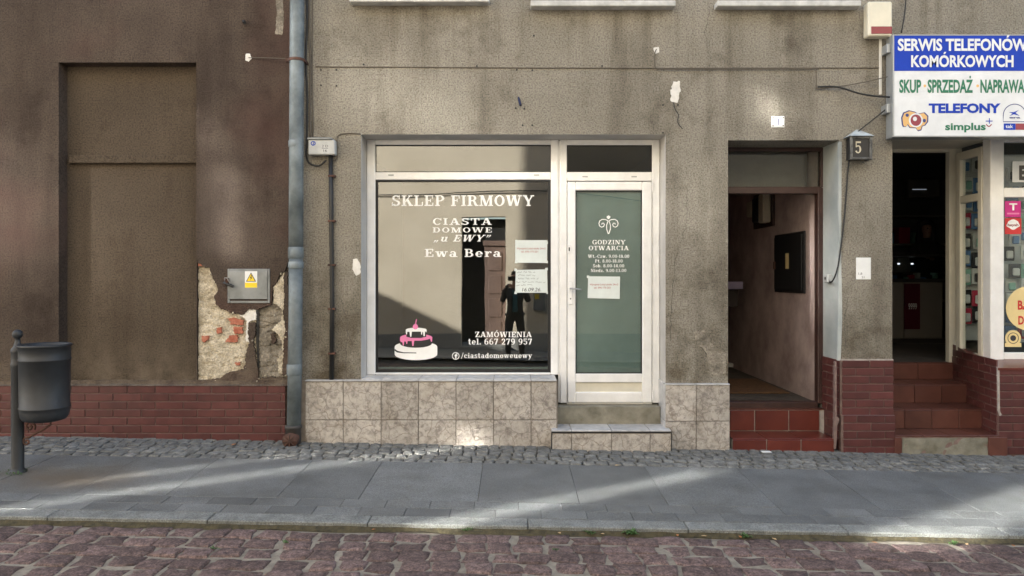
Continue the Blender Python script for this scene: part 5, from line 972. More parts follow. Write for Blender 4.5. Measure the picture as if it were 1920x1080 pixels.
MB().box(*[s7(895, 0)[0], s7(965, 0)[0]], GYF - .0014, GYF - .0004, s7(0, 773)[1], s7(0, 735)[1]).build('caption_box', M['signblue'], pn); MB().box(*[s7(966, 0)[0], s7(1050, 0)[0]], GYF - .0014, GYF - .0004, s7(0, 773)[1], s7(0, 735)[1]).build('caption_box', M['maroon'], pn); sans_text('lettering', 'tak', *[s7(905, 0)[0], s7(950, 0)[0]], s7(0, 762)[1], .03, GYF - .0016, M['signwhite'], pn, .02)

# ================================================================ fittings on the walls
al = thing('alarm_siren', 'cream alarm siren with dark red lens beside the sign', 'alarm', (PX(1650), 0, PZ(68)))
MB().box(PX(1627, -.09), PX(1672.5, -.09), -.10, -.001, PZ(68, -.09), PZ(3, -.09), .012).build('case', M['alarm'], al); MB().box(PX(1633, -.1), PX(1672.8, -.1), -.104, -.02, PZ(64, -.1), PZ(49, -.1), .006).build('lens', M['alarmred'], al)
tag(MB().box(PX(1647.5), PX(1652.5), -.014, 0, PZ(178), PZ(69), .003).build('cable_trunking', M['whitecable']), 'white plastic cable trunking below the alarm siren', 'trunking')
ln = thing('number_lantern', 'old black house number lantern showing five with pale roof', 'lantern', (PX(1614), 0, PZ(300)))
lx0, lx1, lz0_, lz1_ = PX(1592, -.1), PX(1637, -.1), PZ(300, -.1), PZ(256, -.1)
mb = MB().box(lx0 + .018, lx1 - .03, -.115, -.004, lz0_ + .01, lz1_ - .01); mb.build('case', M['blackbox'], ln)
mb = MB(); frame_box(mb, lx0, lx1 - .018, lz0_, lz1_, .022, -.128, -.108, .004); mb.box(lx1 - .034, lx1 - .012, -.112, -.005, lz0_, lz1_ - .002, .004); mb.build('frame', mottled('flaking_black_paint', (.012, .012, .012), (.16, .16, .15), 16, .6, 40, .6, .004), ln)
mb = MB().add([(lx0 - .01, -.14, lz1_), (lx1 - .006, -.14, lz1_), (lx1 - .006, -.002, lz1_), (lx0 - .01, -.002, lz1_), ((lx0 + lx1) / 2 - .01, -.03, lz1_ + .075), ((lx0 + lx1) / 2 + .01, -.03, lz1_ + .075)], [(0, 1, 5, 4), (1, 2, 5), (3, 0, 4), (2, 3, 4, 5), (3, 2, 1, 0)]); mb.build('roof', mottled('pale_tin', (.28, .31, .31), (.5, .54, .54), 12, .6), ln)
slab_text('numeral', '5', PX(1603, -.12), PX(1616, -.12), PZ(287, -.12), PZ(265, -.12) - PZ(287, -.12), -.1165, M['ivory'], ln)
pl = tag(MB().box(PX(1446), PX(1470.5), -.006, .004, PZ(239), PZ(218), .002).build('number_plate', M['paper_white']), 'small white enamel plate with digit above the entrance doorway', 'plate'); mb = MB(); ribbon(mb, [(PX(1456), PZ(224)), (PX(1459), PZ(222.5)), (PX(1458.5), PZ(235))], .008, -.0066); mb.build('digit', M['navy'], pl); mb = MB()
for a, b in ((1449, 221), (1468, 221), (1449, 236), (1468, 236)): mb.tube([(PX(a), -.005, PZ(b)), (PX(a), -.008, PZ(b))], .006, 8)
mb.build('screws', M['rust'], pl)
pl = tag(MB().box(PX(1605), PX(1632.5), -.005, .004, PZ(524), PZ(483), .002).build('info_plate', M['paper_white']), 'blank white metal plate on the pillar between the two doorways', 'plate'); sans_text('lettering', '1,8', PX(1609), PX(1616), PZ(515), .02, -.0056, M['ink'], pl, .0); sans_text('lettering', '21', PX(1615), PX(1620), PZ(521.5), .018, -.0056, M['ink'], pl, .0)
so = thing('socket_box', 'small grey socket box on the entry reveal fed by black cable', 'socket', (bx, .2, PZ(528))); MB().box(bx - .05, bx - .002, .14, .24, PZ(530, .2), PZ(514, .2), .008).build('case', M['boxgrey'], so); MB().tube([(bx - .051, .19, PZ(522, .2)), (bx - .054, .19, PZ(522, .2))], .014, 10).build('cover', M['gasket'], so)
def cable(name, pts, r, mat, label, sm=3, y=None):
    P = [Vector(p) for p in pts]; out = []
    for i in range(len(P) - 1):
        a, b, c, d = P[max(i - 1, 0)], P[i], P[i + 1], P[min(i + 2, len(P) - 1)]
        for k in range(sm):
            t = k / sm; out.append(.5 * ((2 * b) + (c - a) * t + (2 * a - 5 * b + 4 * c - d) * t * t + (3 * b - a - 3 * c + d) * t ** 3))
    out.append(P[-1]); return tag(MB().tube(out, r, 6).build(name, mat, None, True), label, 'cable')
def wp(a, b, y=-.012): return (PX(a, y), y, PZ(b, y))
cable('wall_cable', [wp(a, b + (.4 if a % 3 else 0), -.006) for a, b in ((592, 124.5), (640, 125), (720, 125.5), (860, 126), (1000, 126.8), (1120, 127), (1229, 127.3), (1400, 127), (1528, 126.8), (1655, 127))], .0038, M['cable'], 'thin cable running level across the beige wall above the shop window')
cable('wall_cable', [wp(1231, 92), wp(1228, 100), wp(1228, 122), wp(1232, 128.5, -.018), wp(1250, 129.5, -.018), wp(1400, 129.3, -.018), wp(1525, 128.8, -.018), wp(1530, 132, -.02), wp(1531, 160, -.02), wp(1536, 166, -.02), wp(1600, 158, -.05), wp(1664, 144, -.08)], .0045, M['cable'], 'bent brown cable dropping from a hole and kinking down near the sign')
cable('wall_cable', [wp(1533, 163, -.02), wp(1570, 163, -.04), wp(1610, 175, -.07), wp(1640, 180, -.09), wp(1668, 182, -.09)], .008, M['cableb'], 'thick black cable sagging to the lower corner of the sign')
cable('wall_cable', [wp(1667, 200, -.08), wp(1640, 222, -.06), wp(1612, 244, -.06), wp(1597, 256, -.05)], .006, M['cableb'], 'black cable slanting from the sign down to the number lantern')
cable('wall_cable', [wp(1592, 300, -.03), wp(1589, 330), wp(1584, 400), wp(1577, 460), wp(1571, 500, -.006), wp(1563, 524, .02), wp(1556, 530, .08), (bx - .03, .14, PZ(527, .15))], .007, M['cableb'], 'black cable hanging from the number lantern to the socket box')
cable('wall_cable', [wp(1700, -30, -.03), wp(1697, 20, -.03), wp(1690, 62, -.05)], .006, M['cableb'], 'black cable dropping from above onto the top of the sign')
cable('wall_cable', [wp(1263, 192, -.02), wp(1266, 205, -.02), wp(1272, 215), wp(1271, 230), wp(1280, 242)], .004, M['cableb'], 'short loose black wire below a white plaster patch')
cable('wall_cable', [wp(466, 108, -.01), wp(500, 108.5, -.03), wp(541, 110, -.06)], .0035, M['cable'], 'thin tie wire from the brown wall anchor to the downpipe')
cable('wall_cable', [wp(574, -40, -.02), wp(576, 40, -.02), wp(573, 110, -.03), wp(576, 180, -.02), wp(575, 262, -.02), wp(574, 290, -.03), wp(580, 306, -.04), wp(598, 311, -.04), wp(612, 300, -.04)], .009, M['cableb'], 'black cable beside the downpipe looping under the telecom box')
cable('wall_cable', [wp(580, -40, -.015), wp(580, 60, -.015), wp(582, 120, -.02), wp(581, 200, -.015), wp(582, 258, -.02)], .008, M['cable'], 'brown cable from above into the top of the telecom box')
cable('wall_cable', [wp(586, -40, -.01), wp(585.5, 100, -.01), wp(586.5, 257, -.012)], .005, M['cable'], 'thinnest cable beside the downpipe above the telecom box')
cable('wall_cable', [wp(622, 302, -.02), wp(631, 298, -.01), wp(633, 282, -.008), wp(632.5, 256, -.008), wp(650, 250, -.008), wp(676, 251, -.006)], .0045, M['cable'], 'thin cable rising from the telecom box to the window corner')
# telecom box and black conduit
tb = thing('telecom_box', 'grey wall box with blue logo above the black conduit', 'box', (PX(603), 0, PZ(292)))
MB().box(PX(578, -.08), PX(628, -.08), -.085, -.002, PZ(290, -.08), PZ(262, -.08), .008).build('case', M['boxgrey'], tb); MB().box(PX(576.5, -.08), PX(622, -.09), -.094, -.002, PZ(262, -.08), PZ(258, -.08), .004).build('lid', M['zincgrey'], tb)
mb = MB(); ring(mb, PX(587, -.09), PZ(268.5, -.09), .018, .016, .009, -.0862); mb.prism([(PX(587 + a, -.09), PZ(268.5 + b, -.09)) for a, b in ((-1.5, 5), (0, 5), (2.5, -4), (1, -4))], -.0868, -.0855); mb.build('logo', M['bluelogo'], tb)
sans_text('lettering', '2 D', PX(603.5, -.09), PX(615, -.09), PZ(276, -.09), .022, -.0856, M['ink'], tb, .0); sans_text('lettering', '16', PX(606, -.09), PX(613, -.09), PZ(284.5, -.09), .022, -.0856, M['ink'], tb, .0); MB().box(PX(603, -.09), PX(615, -.09), -.0862, -.0853, PZ(278.3, -.09), PZ(277.6, -.09)).build('rule', M['ink'], tb)
cd = thing('conduit', 'black plastic conduit with clips running down beside the shop window', 'conduit', (PX(622), 0, wz0))
MB().tube([(PX(620, -.03), -.03, PZ(292)), (PX(621, -.03), -.03, PZ(400)), (PX(622.5, -.03), -.032, PZ(560)), (PX(621.5, -.03), -.03, wz0 + .006)], .0195, 10).build('pipe', M['blackplastic'], cd, True)
for yy in (331, 415, 497, 579, 662): MB().box(PX(615.5, -.03), PX(629, -.03), -.05, -.001, PZ(yy + 2), PZ(yy - 2), .003).build('clip', M['rust'], cd)
# steel cabinet in the peeling corner
cb = thing('meter_cabinet', 'grey steel electricity cabinet with yellow warning sticker in the peeling wall', 'cabinet', (PX(467), 0, PZ(566)))
mb = MB(); frame_box(mb, PX(427), PX(506.5), PZ(568.5), PZ(504), .022, -.008, .03, .004); mb.build('frame', M['zincgrey'], cb); dr = MB().box(PX(431.5), PX(502.5), -.016, .0, PZ(561), PZ(508), .003).build('door', M['zincgrey'], cb)
st_ = MB().box(PX(460.5), PX(483.5), -.0175, -.0162, PZ(539.5), PZ(508.6)).build('warning_sticker', M['paper_white'], dr)
MB().prism([(PX(a), PZ(b)) for a, b in ((472, 511), (481.5, 528), (462.5, 528))], -.019, -.0177).build('triangle', M['ink'], dr); MB().prism([(PX(a), PZ(b)) for a, b in ((472, 513.5), (479.5, 527), (464.5, 527))], -.0203, -.0192).build('triangle', M['yellow'], dr); MB().prism([(PX(a), PZ(b)) for a, b in ((473, 516), (470, 521.5), (472.2, 521.5), (470.6, 526), (474.4, 520.3), (472.2, 520.3), (474.2, 516))], -.0215, -.0204).build('bolt_symbol', M['ink'], dr); MB().box(PX(460.8), PX(483.2), -.0186, -.0177, PZ(539.2), PZ(530)).build('caption', M['yellow'], dr)
MB().box(PX(421), PX(430), -.03, -.002, PZ(535), PZ(521), .004).build('hasp', M['rust'], dr); MB().tube([(PX(422), -.03, PZ(530)), (PX(427), -.045, PZ(532)), (PX(440.5), -.04, PZ(537))], .012, 8).build('padlock', M['blackplastic'], dr)
mb = MB().tube([(PX(424), -.03, PZ(529)), (PX(425), -.045, PZ(521)), (PX(429), -.045, PZ(521)), (PX(434), -.035, PZ(531))], .005, 8); mb.build('shackle', M['steel'], dr)

# ================================================================ downpipe
dp = thing('downpipe', 'zinc rain downpipe with rusty foot between the brown and beige walls', 'downpipe', (PX(556), -.1, 0)); pX = PX(555.5, -.1); pf = PX(551, -.1)
MB().tube([(pX + .01, -.1, 8), (pX + .008, -.1, PZ(0, -.1)), (pX, -.1, PZ(290, -.1)), (pX - .004, -.1, PZ(470, -.1))], .062, 20).build('pipe', M['galv'], dp, True)
MB().tube([(pX - .004, -.1, PZ(471, -.1)), (pX - .006, -.1, PZ(580, -.1)), (pf, -.1, PZ(802, -.1))], .060, 20).build('pipe', M['galv'], dp, True)
for a, h, r in ((474, .05, .0665), (497, .03, .066), (693, .05, .0655), (270, .03, .0635)): MB().lathe([(r - .004, -h), (r, -h + .006), (r, h - .006), (r - .004, h)], (pX - .004 + (.0 if a < 600 else (pf - pX) * .6), -.1, PZ(a, -.1)), 24).build('collar', M['galv'], dp, True)
MB().lathe([(.062, -.012), (.069, -.012), (.069, .012), (.062, .012)], (pX + .004, -.1, PZ(113, -.1)), 24).box(pX - .09, pX - .06, -.115, -.08, PZ(116, -.1), PZ(110, -.1)).box(pX + .062, pX + .08, -.11, -.0, PZ(116, -.1), PZ(111, -.1)).build('bracket', M['rust'], dp)
MB().lathe([(.060, -.12), (.066, -.11), (.066, .10), (.072, .105), (.072, .13), (.060, .135)], (pf - .005, -.1, PZ(825, -.1)), 24).build('cast_foot', mottled('tarred_iron', (.018, .017, .017), (.05, .045, .042), 10, .6), dp, True)
mb = MB().tube([(pf - .005, -.1, PZ(808, -.1)), (pf - .005, -.125, PZ(820, -.1)), (pf - .008, -.20, PZ(827, -.2))], [.055, .062, .066], 18); mb.build('shoe', M['rust'], dp, True)
mb = MB()
for i in range(8):
    a = i * math.pi / 4; mb.tube([(pf - .008, -.205, PZ(827, -.2)), (pf - .008 + .058 * math.cos(a), -.203, PZ(827, -.2) + .058 * math.sin(a))], .005, 5)
mb.build('grate', M['rust'], dp)

# ================================================================ litter bin
bX_, bY_ = -3.69, -1.08; bz = gz(bX_, bY_)
bin_ = thing('litter_bin', 'dark grey round litter bin hung on a ball topped post', 'litter bin', (bX_, bY_, bz))
kb = 1 / 251.0
MB().lathe([(.062, -.02), (.062, .01), (.045, .022), (.0425, .03), (.0425, 195 * kb), (.046, 197 * kb), (.046, 203 * kb), (.0425, 205 * kb), (.0425, 222 * kb), (.046, 224 * kb), (.046, 229 * kb), (.028, 236 * kb), (.02, 243 * kb), (.018, 247 * kb)], (bX_, bY_, bz), 20).build('post', M['binpaint'], bin_, True)
MB().lathe([(.018, 245 * kb)] + [(.036 * math.sin(R(a)), 258 * kb - .036 * math.cos(R(a))) for a in range(30, 181, 15)], (bX_, bY_, bz), 18).build('finial', M['binpaint'], bin_, True)
cx_, cz_ = bX_ + .203, bz + (885 - 790) * kb; r_ = .170
MB().lathe([(.05, 0.0), (.10, .003), (.138, .014), (.156, .036), (.163, .07), (.164, .10), (.168, .104), (.168, .112), (.164, .116), (r_ - .002, .455), (r_ + .003, .459), (r_ + .003, .468), (r_ - .001, .472), (r_, .555), (r_ + .009, .560), (r_ + .009, .574), (r_, .578), (r_ - .012, .570), (r_ - .013, .12), (.05, .04)], (cx_, bY_, cz_), 36).build('bin_body', M['binpaint'], bin_, True)
MB().lathe([(0.001, .06), (r_ - .014, .06)], (cx_, bY_, cz_), 24).build('bin_floor', M['binpaint'], bin_)
for zz in (cz_ + .11, cz_ + .46): MB().box(bX_ + .038, cx_ - r_ + .01, bY_ - .02, bY_ + .02, zz - .02, zz + .02, .003).build('bracket', M['binpaint'], bin_)
def scroll(cx, cz, r0, r1, a0, a1, n=24): return [(cx + (r0 + (r1 - r0) * i / n) * math.cos(R(a0 + (a1 - a0) * i / n)), bY_, cz + (r0 + (r1 - r0) * i / n) * math.sin(R(a0 + (a1 - a0) * i / n))) for i in range(n + 1)]
def bq(px, py): return (PX(px, bY_), PZ(py, bY_))
a = bq(56, 800); b = bq(50, 828); c = bq(95, 793)
mb = MB().tube(scroll(a[0], a[1], .004, .042, 500, -30), .008, 7); mb.tube(scroll(b[0], b[1], .004, .032, 560, 60), .008, 7); mb.tube([(b[0] + .016, bY_, b[1] + .028), (bq(62, 815)[0], bY_, bq(62, 815)[1]), (bq(80, 806)[0], bY_, bq(80, 806)[1]), (c[0], bY_, c[1] - .01), (c[0], bY_, c[1] + .012)], .008, 7); mb.build('scroll_bracket', M['rust'], bin_, True)

# ================================================================ paper notices on the glass
def paper(name, pts, mat, label, y, tape=None, par=None):
    o = MB().prism([(fx(a), fz(b)) for a, b in pts], y - .0012, y - .0003).build(name, mat); tag(o, label, 'notice')
    for a, b in (tape or ()):
        s = 3.4 / 202.4; c = (fx(a), fz(b)); q = random.Random(a + b).uniform(.5, 1.0); MB().prism([(c[0] + s * math.cos(q + k * math.pi / 2), c[1] + s * math.sin(q + k * math.pi / 2)) for k in range(4)], y - .002, y - .0014).build('tape', M['tape'], o)
    return o
n1 = paper('paper_notice', ((966, 450), (1026.5, 450), (1026, 493), (966, 492.5)), M['paper'], 'pale rental notice taped to the shop window, upper of the two', GY - .006, ((969, 452), (1026.5, 455), (1026, 491), (968, 491)))
sans_text('lettering', 'Wynajmę Lokal około 24m2', fx(969), fx(1023), fz(467.3), .017, GY - .0073, M['ink_red'], n1, .0); sans_text('lettering', 'tel. 696-175-251', fx(977), fx(1009), fz(473.2), .017, GY - .0073, M['ink_red'], n1, .0)
n2 = paper('paper_notice', ((967, 506), (1026, 505), (1027, 549), (966, 549)), M['paper'], 'handwritten notice with date taped to the shop window, lower of the two', GY - .006, ((967, 506), (1025, 504.5), (1027.5, 549), (967, 549)))
mb = MB(); q = random.Random(5)
for yy, a, b in ((510.5, 969, 1004), (516.5, 972, 1007), (522.5, 972, 1010), (529, 968, 1023), (535, 968, 1001)):
    x = a
    while x < b:
        w = q.uniform(5, 13); pts = []; t = x
        while t < min(x + w, b): pts.append((fx(t), fz(yy + q.uniform(-1.9, 1.3)))); t += .85
        if len(pts) > 2: ribbon(mb, pts, .0022, GY - .0075)
        x += w + 2.4
mb.build('handwriting', M['ink'], n2); sans_text('lettering', '16.09.26.', fx(979), fx(1015), fz(546.5), .036, GY - .0075, M['ink'], n2, -.004, .18)
n3 = paper('paper_notice', ((1103, 518), (1163, 518.5), (1162.5, 560.5), (1102, 559)), M['paper'], 'pale rental notice taped to the green glass of the shop door', FY + .0165, ((1103, 519), ))
sans_text('lettering', 'Wynajmę Lokal około 24m2', fx(1106), fx(1159.5), fz(535), .017, FY + .0153, M['ink_red'], n3, .0); sans_text('lettering', 'tel. 696-175-251', fx(1114), fx(1145), fz(541), .017, FY + .0153, M['ink_red'], n3, .0)
# ================================================================ across the street (seen mirrored in the shop window)
OY = -8.6
opp = thing('opposite_building', 'cream rendered house across the street mirrored in the shop window', 'building', (-4, OY, 0))
def ox(p): return (p - 960) / 88.4
def oz(p): return EYE - (p - 520) / 88.4
od0, od1, odz = ox(865), ox(948), oz(405)
mb = MB()
def ofac(x0, x1, z0, z1): mb.quad((x1, OY, z0), (x0, OY, z0), (x0, OY, z1), (x1, OY, z1))
ofac(-32, od0, -1, 10.5); ofac(od1, 22, -1, 10.5); ofac(od0, od1, odz, 10.5)
mb.quad((-32, OY, 10.5), (22, OY, 10.5), (22, OY - 5, 10.5), (-32, OY - 5, 10.5)); mb.quad((-32, OY, -1), (-32, OY - 5, -1), (-32, OY - 5, 10.5), (-32, OY, 10.5)); mb.quad((22, OY - 5, -1), (22, OY, -1), (22, OY, 10.5), (22, OY - 5, 10.5))
for x in (od0, od1): mb.quad((x, OY, -.2), (x, OY - .3, -.2), (x, OY - .3, odz), (x, OY, odz))
mb.quad((od0, OY, odz), (od1, OY, odz), (od1, OY - .3, odz), (od0, OY - .3, odz)); mb.build('wall', M['opp'], opp)
pzt = oz(626)
for a, b in ((-32, od0 - .002), (od1 + .002, 22)): MB().box(a, b, OY - .02, OY + .035, -1, pzt).build('plinth', M['oppplinth'], opp)
MB().box(od0, od1, OY - .5, OY - .31, .1, odz - .04).build('doorway_shade_panel', M['gasket'], opp)  # black panel stands in for the unlit interior behind the open leaf
MB().box(od0 - .05, od1 + .05, OY - .3, OY + .25, -.3, oz(648)).build('door_step', M['oppplinth'], opp)
dl_ = MB().box(ox(908), od1 - .004, OY - .29, OY - .22, oz(647), oz(461), .006).build('door_leaf', M['doorwood'], opp)
for i in range(4):
    z0 = oz(640) + i * .5; MB().box(ox(915), ox(940), OY - .222, OY - .20, z0, z0 + .40, .012).build('door_panel', M['doorwood'], dl_)
MB().box(ox(905), od1 - .003, OY - .29, OY - .18, oz(460), oz(450), .006).build('transom_bar', M['doorwood'], opp)
# windows of the upper floors: mirror panes sized and placed to throw sun patches across, the others curtained
def opp_window(x, z0, z1, panes, hw=.62):
    w = frame_box(MB(), x - hw, x + hw, z0 - .1, z1 + .1, (.06, .06, .1, .1), OY - .02, OY + .05, 0).build('window', M['upvc'], opp)
    MB().box(x - hw + .06, x + hw - .06, OY - .012, OY + .004, z0, z1).build('curtain', M['oppplinth'], w)
    for px, pw, a, b, m in panes: MB().box(px - pw / 2, px + pw / 2, OY - .01, OY + .012, a, b).build('pane', M[m], w)
for x, p in ((-20.5, ()), (-17.4, ()), (-14.35, ((-14.02, .24, 5.0, 6.62, 'mirror'), (-14.78, .12, 5.5, 6.4, 'mirror'))), (-11.15, ((-11.02, .32, 4.9, 5.95, 'mirror'), )), (-7.95, ((-7.95, .72, 4.75, 5.95, 'mirror'), )), (-4.9, ()), (-1.8, ()), (1.3, ()), (4.4, ())):
    opp_window(x, 4.7, 6.65, p, .8)
for x, p in ((-21.0, ()), (-18.15, ((-18.3, .5, 8.2, 9.3, 'mirror_soft'), )), (-16.2, ((-16.28, .22, 8.2, 9.0, 'mirror'), (-16.02, .10, 8.3, 9.35, 'mirror_soft'), (-16.45, .12, 9.15, 9.5, 'mirror'))), (-14.2, ((-14.5, .5, 9.2, 9.75, 'mirror_soft'), )), (-11.3, ((-11.42, .17, 9.38, 9.66, 'mirror'), (-11.7, .3, 8.2, 8.9, 'mirror_soft'))), (-8.0, ()), (-4.9, ()), (-1.8, ())):
    opp_window(x, 8.1, 9.8, p, .7)
bxo = thing('grey_wall_box', 'grey box with yellow sticker on the cream wall mirrored in the shop window', 'box', (ox(1012), OY, oz(580))); MB().box(ox(999), ox(1022), OY + .001, OY + .14, oz(582), oz(546), .01).build('case', M['zincgrey'], bxo); MB().box(ox(1002), ox(1011), OY + .1405, OY + .143, oz(561), oz(551)).build('warning_sticker', M['yellow'], bxo)
tag(MB().tube([(-5 + i * .25, OY + .05, oz(345) - .12 * math.sin(i * .2) - .012 * i) for i in range(40)], .012, 6).build('street_cable', M['cableb']), 'dark cable slung along the cream wall mirrored in the shop window', 'cable')
# the gabled house further along our side, whose roof shades the cream wall
gh = thing('gabled_house', 'lower gabled house beyond the brown building whose roof shades the cream wall', 'building', (-18.5, 4, 0))
prof = [(-23.5, -.5), (-13.6, -.5), (-13.6, 6.28), (-18.5, 8.55), (-23.5, 6.28)]
mb = MB().prism(prof, .01, 5.0); mb.build('wall', M['oppplinth'], gh)
mb = MB().add([(-13.55, -.1, 6.27), (-18.5, -.1, 8.6), (-18.5, 5.1, 8.6), (-13.55, 5.1, 6.27), (-23.55, -.1, 6.27), (-23.55, 5.1, 6.27)], [(0, 1, 2, 3), (1, 4, 5, 2)]); mb.build('roof', M['rooftile'], gh)

# ================================================================ people
def skin_body(name, joints, edges, parent, mats, sub=2):
    """joints: name -> (x, y, z, rx, ry); edges: (a, b, material index); one continuous skinned mesh"""
    names = list(joints); idx = {n: i for i, n in enumerate(names)}
    me = bpy.data.meshes.new(name); me.from_pydata([joints[n][:3] for n in names], [(idx[a], idx[b]) for a, b, _ in edges], [])
    o = bpy.data.objects.new(name, me); COL.objects.link(o); md = o.modifiers.new('skin', 'SKIN'); md.use_smooth_shade = True
    for i, n in enumerate(names): sv = me.skin_vertices[0].data[i]; sv.radius = joints[n][3:5]; sv.use_root = (i == 0)
    s = o.modifiers.new('sub', 'SUBSURF'); s.levels = sub; s.render_levels = sub
    dg = bpy.context.evaluated_depsgraph_get(); out = bpy.data.meshes.new_from_object(o.evaluated_get(dg)); bpy.data.objects.remove(o)
    out.materials.clear()
    for m in mats: out.materials.append(m)
    segs = [(Vector(joints[a][:3]), Vector(joints[b][:3]), mi, (joints[a][3] + joints[b][3]) / 2) for a, b, mi in edges]
    for p in out.polygons:
        best = 1e9
        for a, b, mi, r in segs:
            ab = b - a; t = max(0, min(1, (p.center - a).dot(ab) / max(ab.length_squared, 1e-9))); d = (p.center - a - ab * t).length - r * .6
            if d < best: best = d; p.material_index = mi
        p.use_smooth = True
    out.name = name; return mkobj(name, out, parent, (0, 0, 0))
def hand(J, E, tag_, wrist, direction, spread, curl, mi):
    """palm, four fingers and a side thumb chained from the wrist joint"""
    w = Vector(J[wrist][:3]); dv = Vector(direction).normalized(); sv = Vector(spread).normalized(); cv = Vector(curl).normalized()
    J[tag_ + 'palm'] = (*(w + dv * .06), .036, .018); E.append((wrist, tag_ + 'palm', mi))
    for i, (o, l) in enumerate(((-.03, .066), (-.01, .078), (.01, .073), (.03, .056))):
        a = w + dv * .095 + sv * o; b = a + dv * l * .5 + cv * .012; c = b + dv * l * .2 + cv * l * .45
        for nm, p, r in (('a', a, .010), ('b', b, .0088), ('c', c, .0075)): J[f'{tag_}f{i}{nm}'] = (*p, r, r)
        E += [(tag_ + 'palm', f'{tag_}f{i}a', mi), (f'{tag_}f{i}a', f'{tag_}f{i}b', mi), (f'{tag_}f{i}b', f'{tag_}f{i}c', mi)]
    a = w + dv * .035 - sv * .04; b = a + dv * .03 - sv * .022 + cv * .01; J[tag_ + 't0'] = (*a, .012, .012); J[tag_ + 't1'] = (*b, .0095, .0095); E += [(tag_ + 'palm', tag_ + 't0', mi), (tag_ + 't0', tag_ + 't1', mi)]
# photographer, mirrored in the window
gy = -7.0; g0 = rz(0, gy); px_ = .06
man = thing('person', 'person in dark jacket and teal shirt taking a photo, mirrored in the window', 'person', (px_, gy, g0))
J = {}; E_ = []
def j(n, x, y, z, r, r2=None): J[n] = (px_ + x, gy + y, g0 + z, r, r2 or r)
j('pelvis', 0, 0, .93, .155, .115); j('belly', 0, .01, 1.08, .150, .11); j('chest', 0, 0, 1.28, .165, .115); j('neckb', 0, -.01, 1.43, .085, .075); j('neck', 0, 0, 1.49, .056); j('jaw', 0, .03, 1.555, .062, .07); j('head', 0, .005, 1.63, .078, .092); j('crown', 0, -.005, 1.70, .066, .078)
for s, n in ((-1, 'l'), (1, 'r')):
    j(n + 'sh', s * .175, -.01, 1.39, .068); j(n + 'el', s * .25, .10, 1.18, .056); j(n + 'fo', s * .20, .24, 1.38, .046); j(n + 'wr', s * .125, .33, 1.50, .034)
    j(n + 'hip', s * .095, 0, .88, .098, .10); j(n + 'kn', s * .125, .02, .50, .070); j(n + 'an', s * .135, -.02, .10, .050); j(n + 'heel', s * .137, -.02, .05, .045); j(n + 'toe', s * .155, .17, .035, .042, .03)
E_ = [('pelvis', 'belly', 1), ('belly', 'chest', 0), ('chest', 'neckb', 0), ('neckb', 'neck', 3), ('neck', 'jaw', 3), ('jaw', 'head', 3), ('head', 'crown', 3)]
for n in 'lr': E_ += [('chest', n + 'sh', 0), (n + 'sh', n + 'el', 0), (n + 'el', n + 'fo', 0), (n + 'fo', n + 'wr', 0), ('pelvis', n + 'hip', 1), (n + 'hip', n + 'kn', 1), (n + 'kn', n + 'an', 1), (n + 'an', n + 'heel', 4), (n + 'heel', n + 'toe', 4)]
hand(J, E_, 'L', 'lwr', (.55, .35, -.1), (0, .1, 1), (.6, -.4, 0), 3); hand(J, E_, 'R', 'rwr', (-.55, .35, -.1), (0, .1, 1), (-.6, -.4, 0), 3)
skin_body('body', J, E_, man, [M['jacket'], M['trousers'], M['teal'], M['skin'], M['shoe']])
mb = MB(); n = 10
for i in range(n):
    z0, z1 = .98 + .42 * i / n, .98 + .42 * (i + 1) / n
    def sp(a, z): return (px_ + a * (.055 + .02 * (z - .98)), gy + .128 + .012 * math.sin((z - .98) * 7) - .02 * a * a, g0 + z)
    for k in range(4): a0, a1 = -1 + k * .5, -.5 + k * .5; mb.quad(sp(a0, z0), sp(a1, z0), sp(a1, z1), sp(a0, z1))
mb.build('shirt', M['teal'], man, True)
mb = MB()
for s in (-1, 1):     # jacket hem and open front edges
    mb.tube([(px_ + s * .07, gy + .128, g0 + 1.38), (px_ + s * .075, gy + .14, g0 + 1.2), (px_ + s * .085, gy + .135, g0 + .96)], [.022, .03, .03], 8)
mb.tube([(px_ + .17 * math.cos(a), gy - .005 + .13 * math.sin(a), g0 + .93) for a in [R(90 + 35 + i * 29) for i in range(11)]], .03, 8); mb.build('jacket_front', M['jacket'], man, True)
mb = MB(); hv = []
for i in range(6):
    for k in range(16):
        a, e = 2 * math.pi * k / 16, R(90 - i * 17 - (0 if i < 5 else 0)); r = .090 * math.cos(e) if i else .001; f = -.035 if math.sin(a) > .2 and i > 3 else 0
        hv.append((px_ + r * .92 * math.cos(a), gy - .012 + r * 1.08 * math.sin(a) + f, g0 + 1.655 + .118 * math.sin(e)))
mb.add(hv, [(i * 16 + k, i * 16 + (k + 1) % 16, (i + 1) * 16 + (k + 1) % 16, (i + 1) * 16 + k) for i in range(5) for k in range(16)]); mb.build('hair', M['hair'], man, True)
mb = MB().tube([(px_, gy + .09, g0 + 1.64), (px_, gy + .118, g0 + 1.605)], [.011, .016], 8); mb.build('nose', M['skin'], man, True)
for s in (-1, 1): MB().tube([(px_ + s * .08, gy, g0 + 1.60), (px_ + s * .086, gy - .008, g0 + 1.655)], [.014, .02], 8).build('ear', M['skin'], man, True); MB().tube([(px_ + s * .033, gy + .088, g0 + 1.635), (px_ + s * .033, gy + .094, g0 + 1.635)], .011, 10).build('eye', M['hair'], man)
MB().box(px_ - .025, px_ + .025, gy + .088, gy + .094, g0 + 1.565, g0 + 1.573).build('mouth', plain('lip', (.3, .1, .08)), man)
tag(MB().box(-.075, .085, -D - .022, -D - .012, EYE - .065, EYE + .012, .004).build('smartphone', M['blackplastic']), 'black smartphone held up by the person mirrored in the window', 'phone')
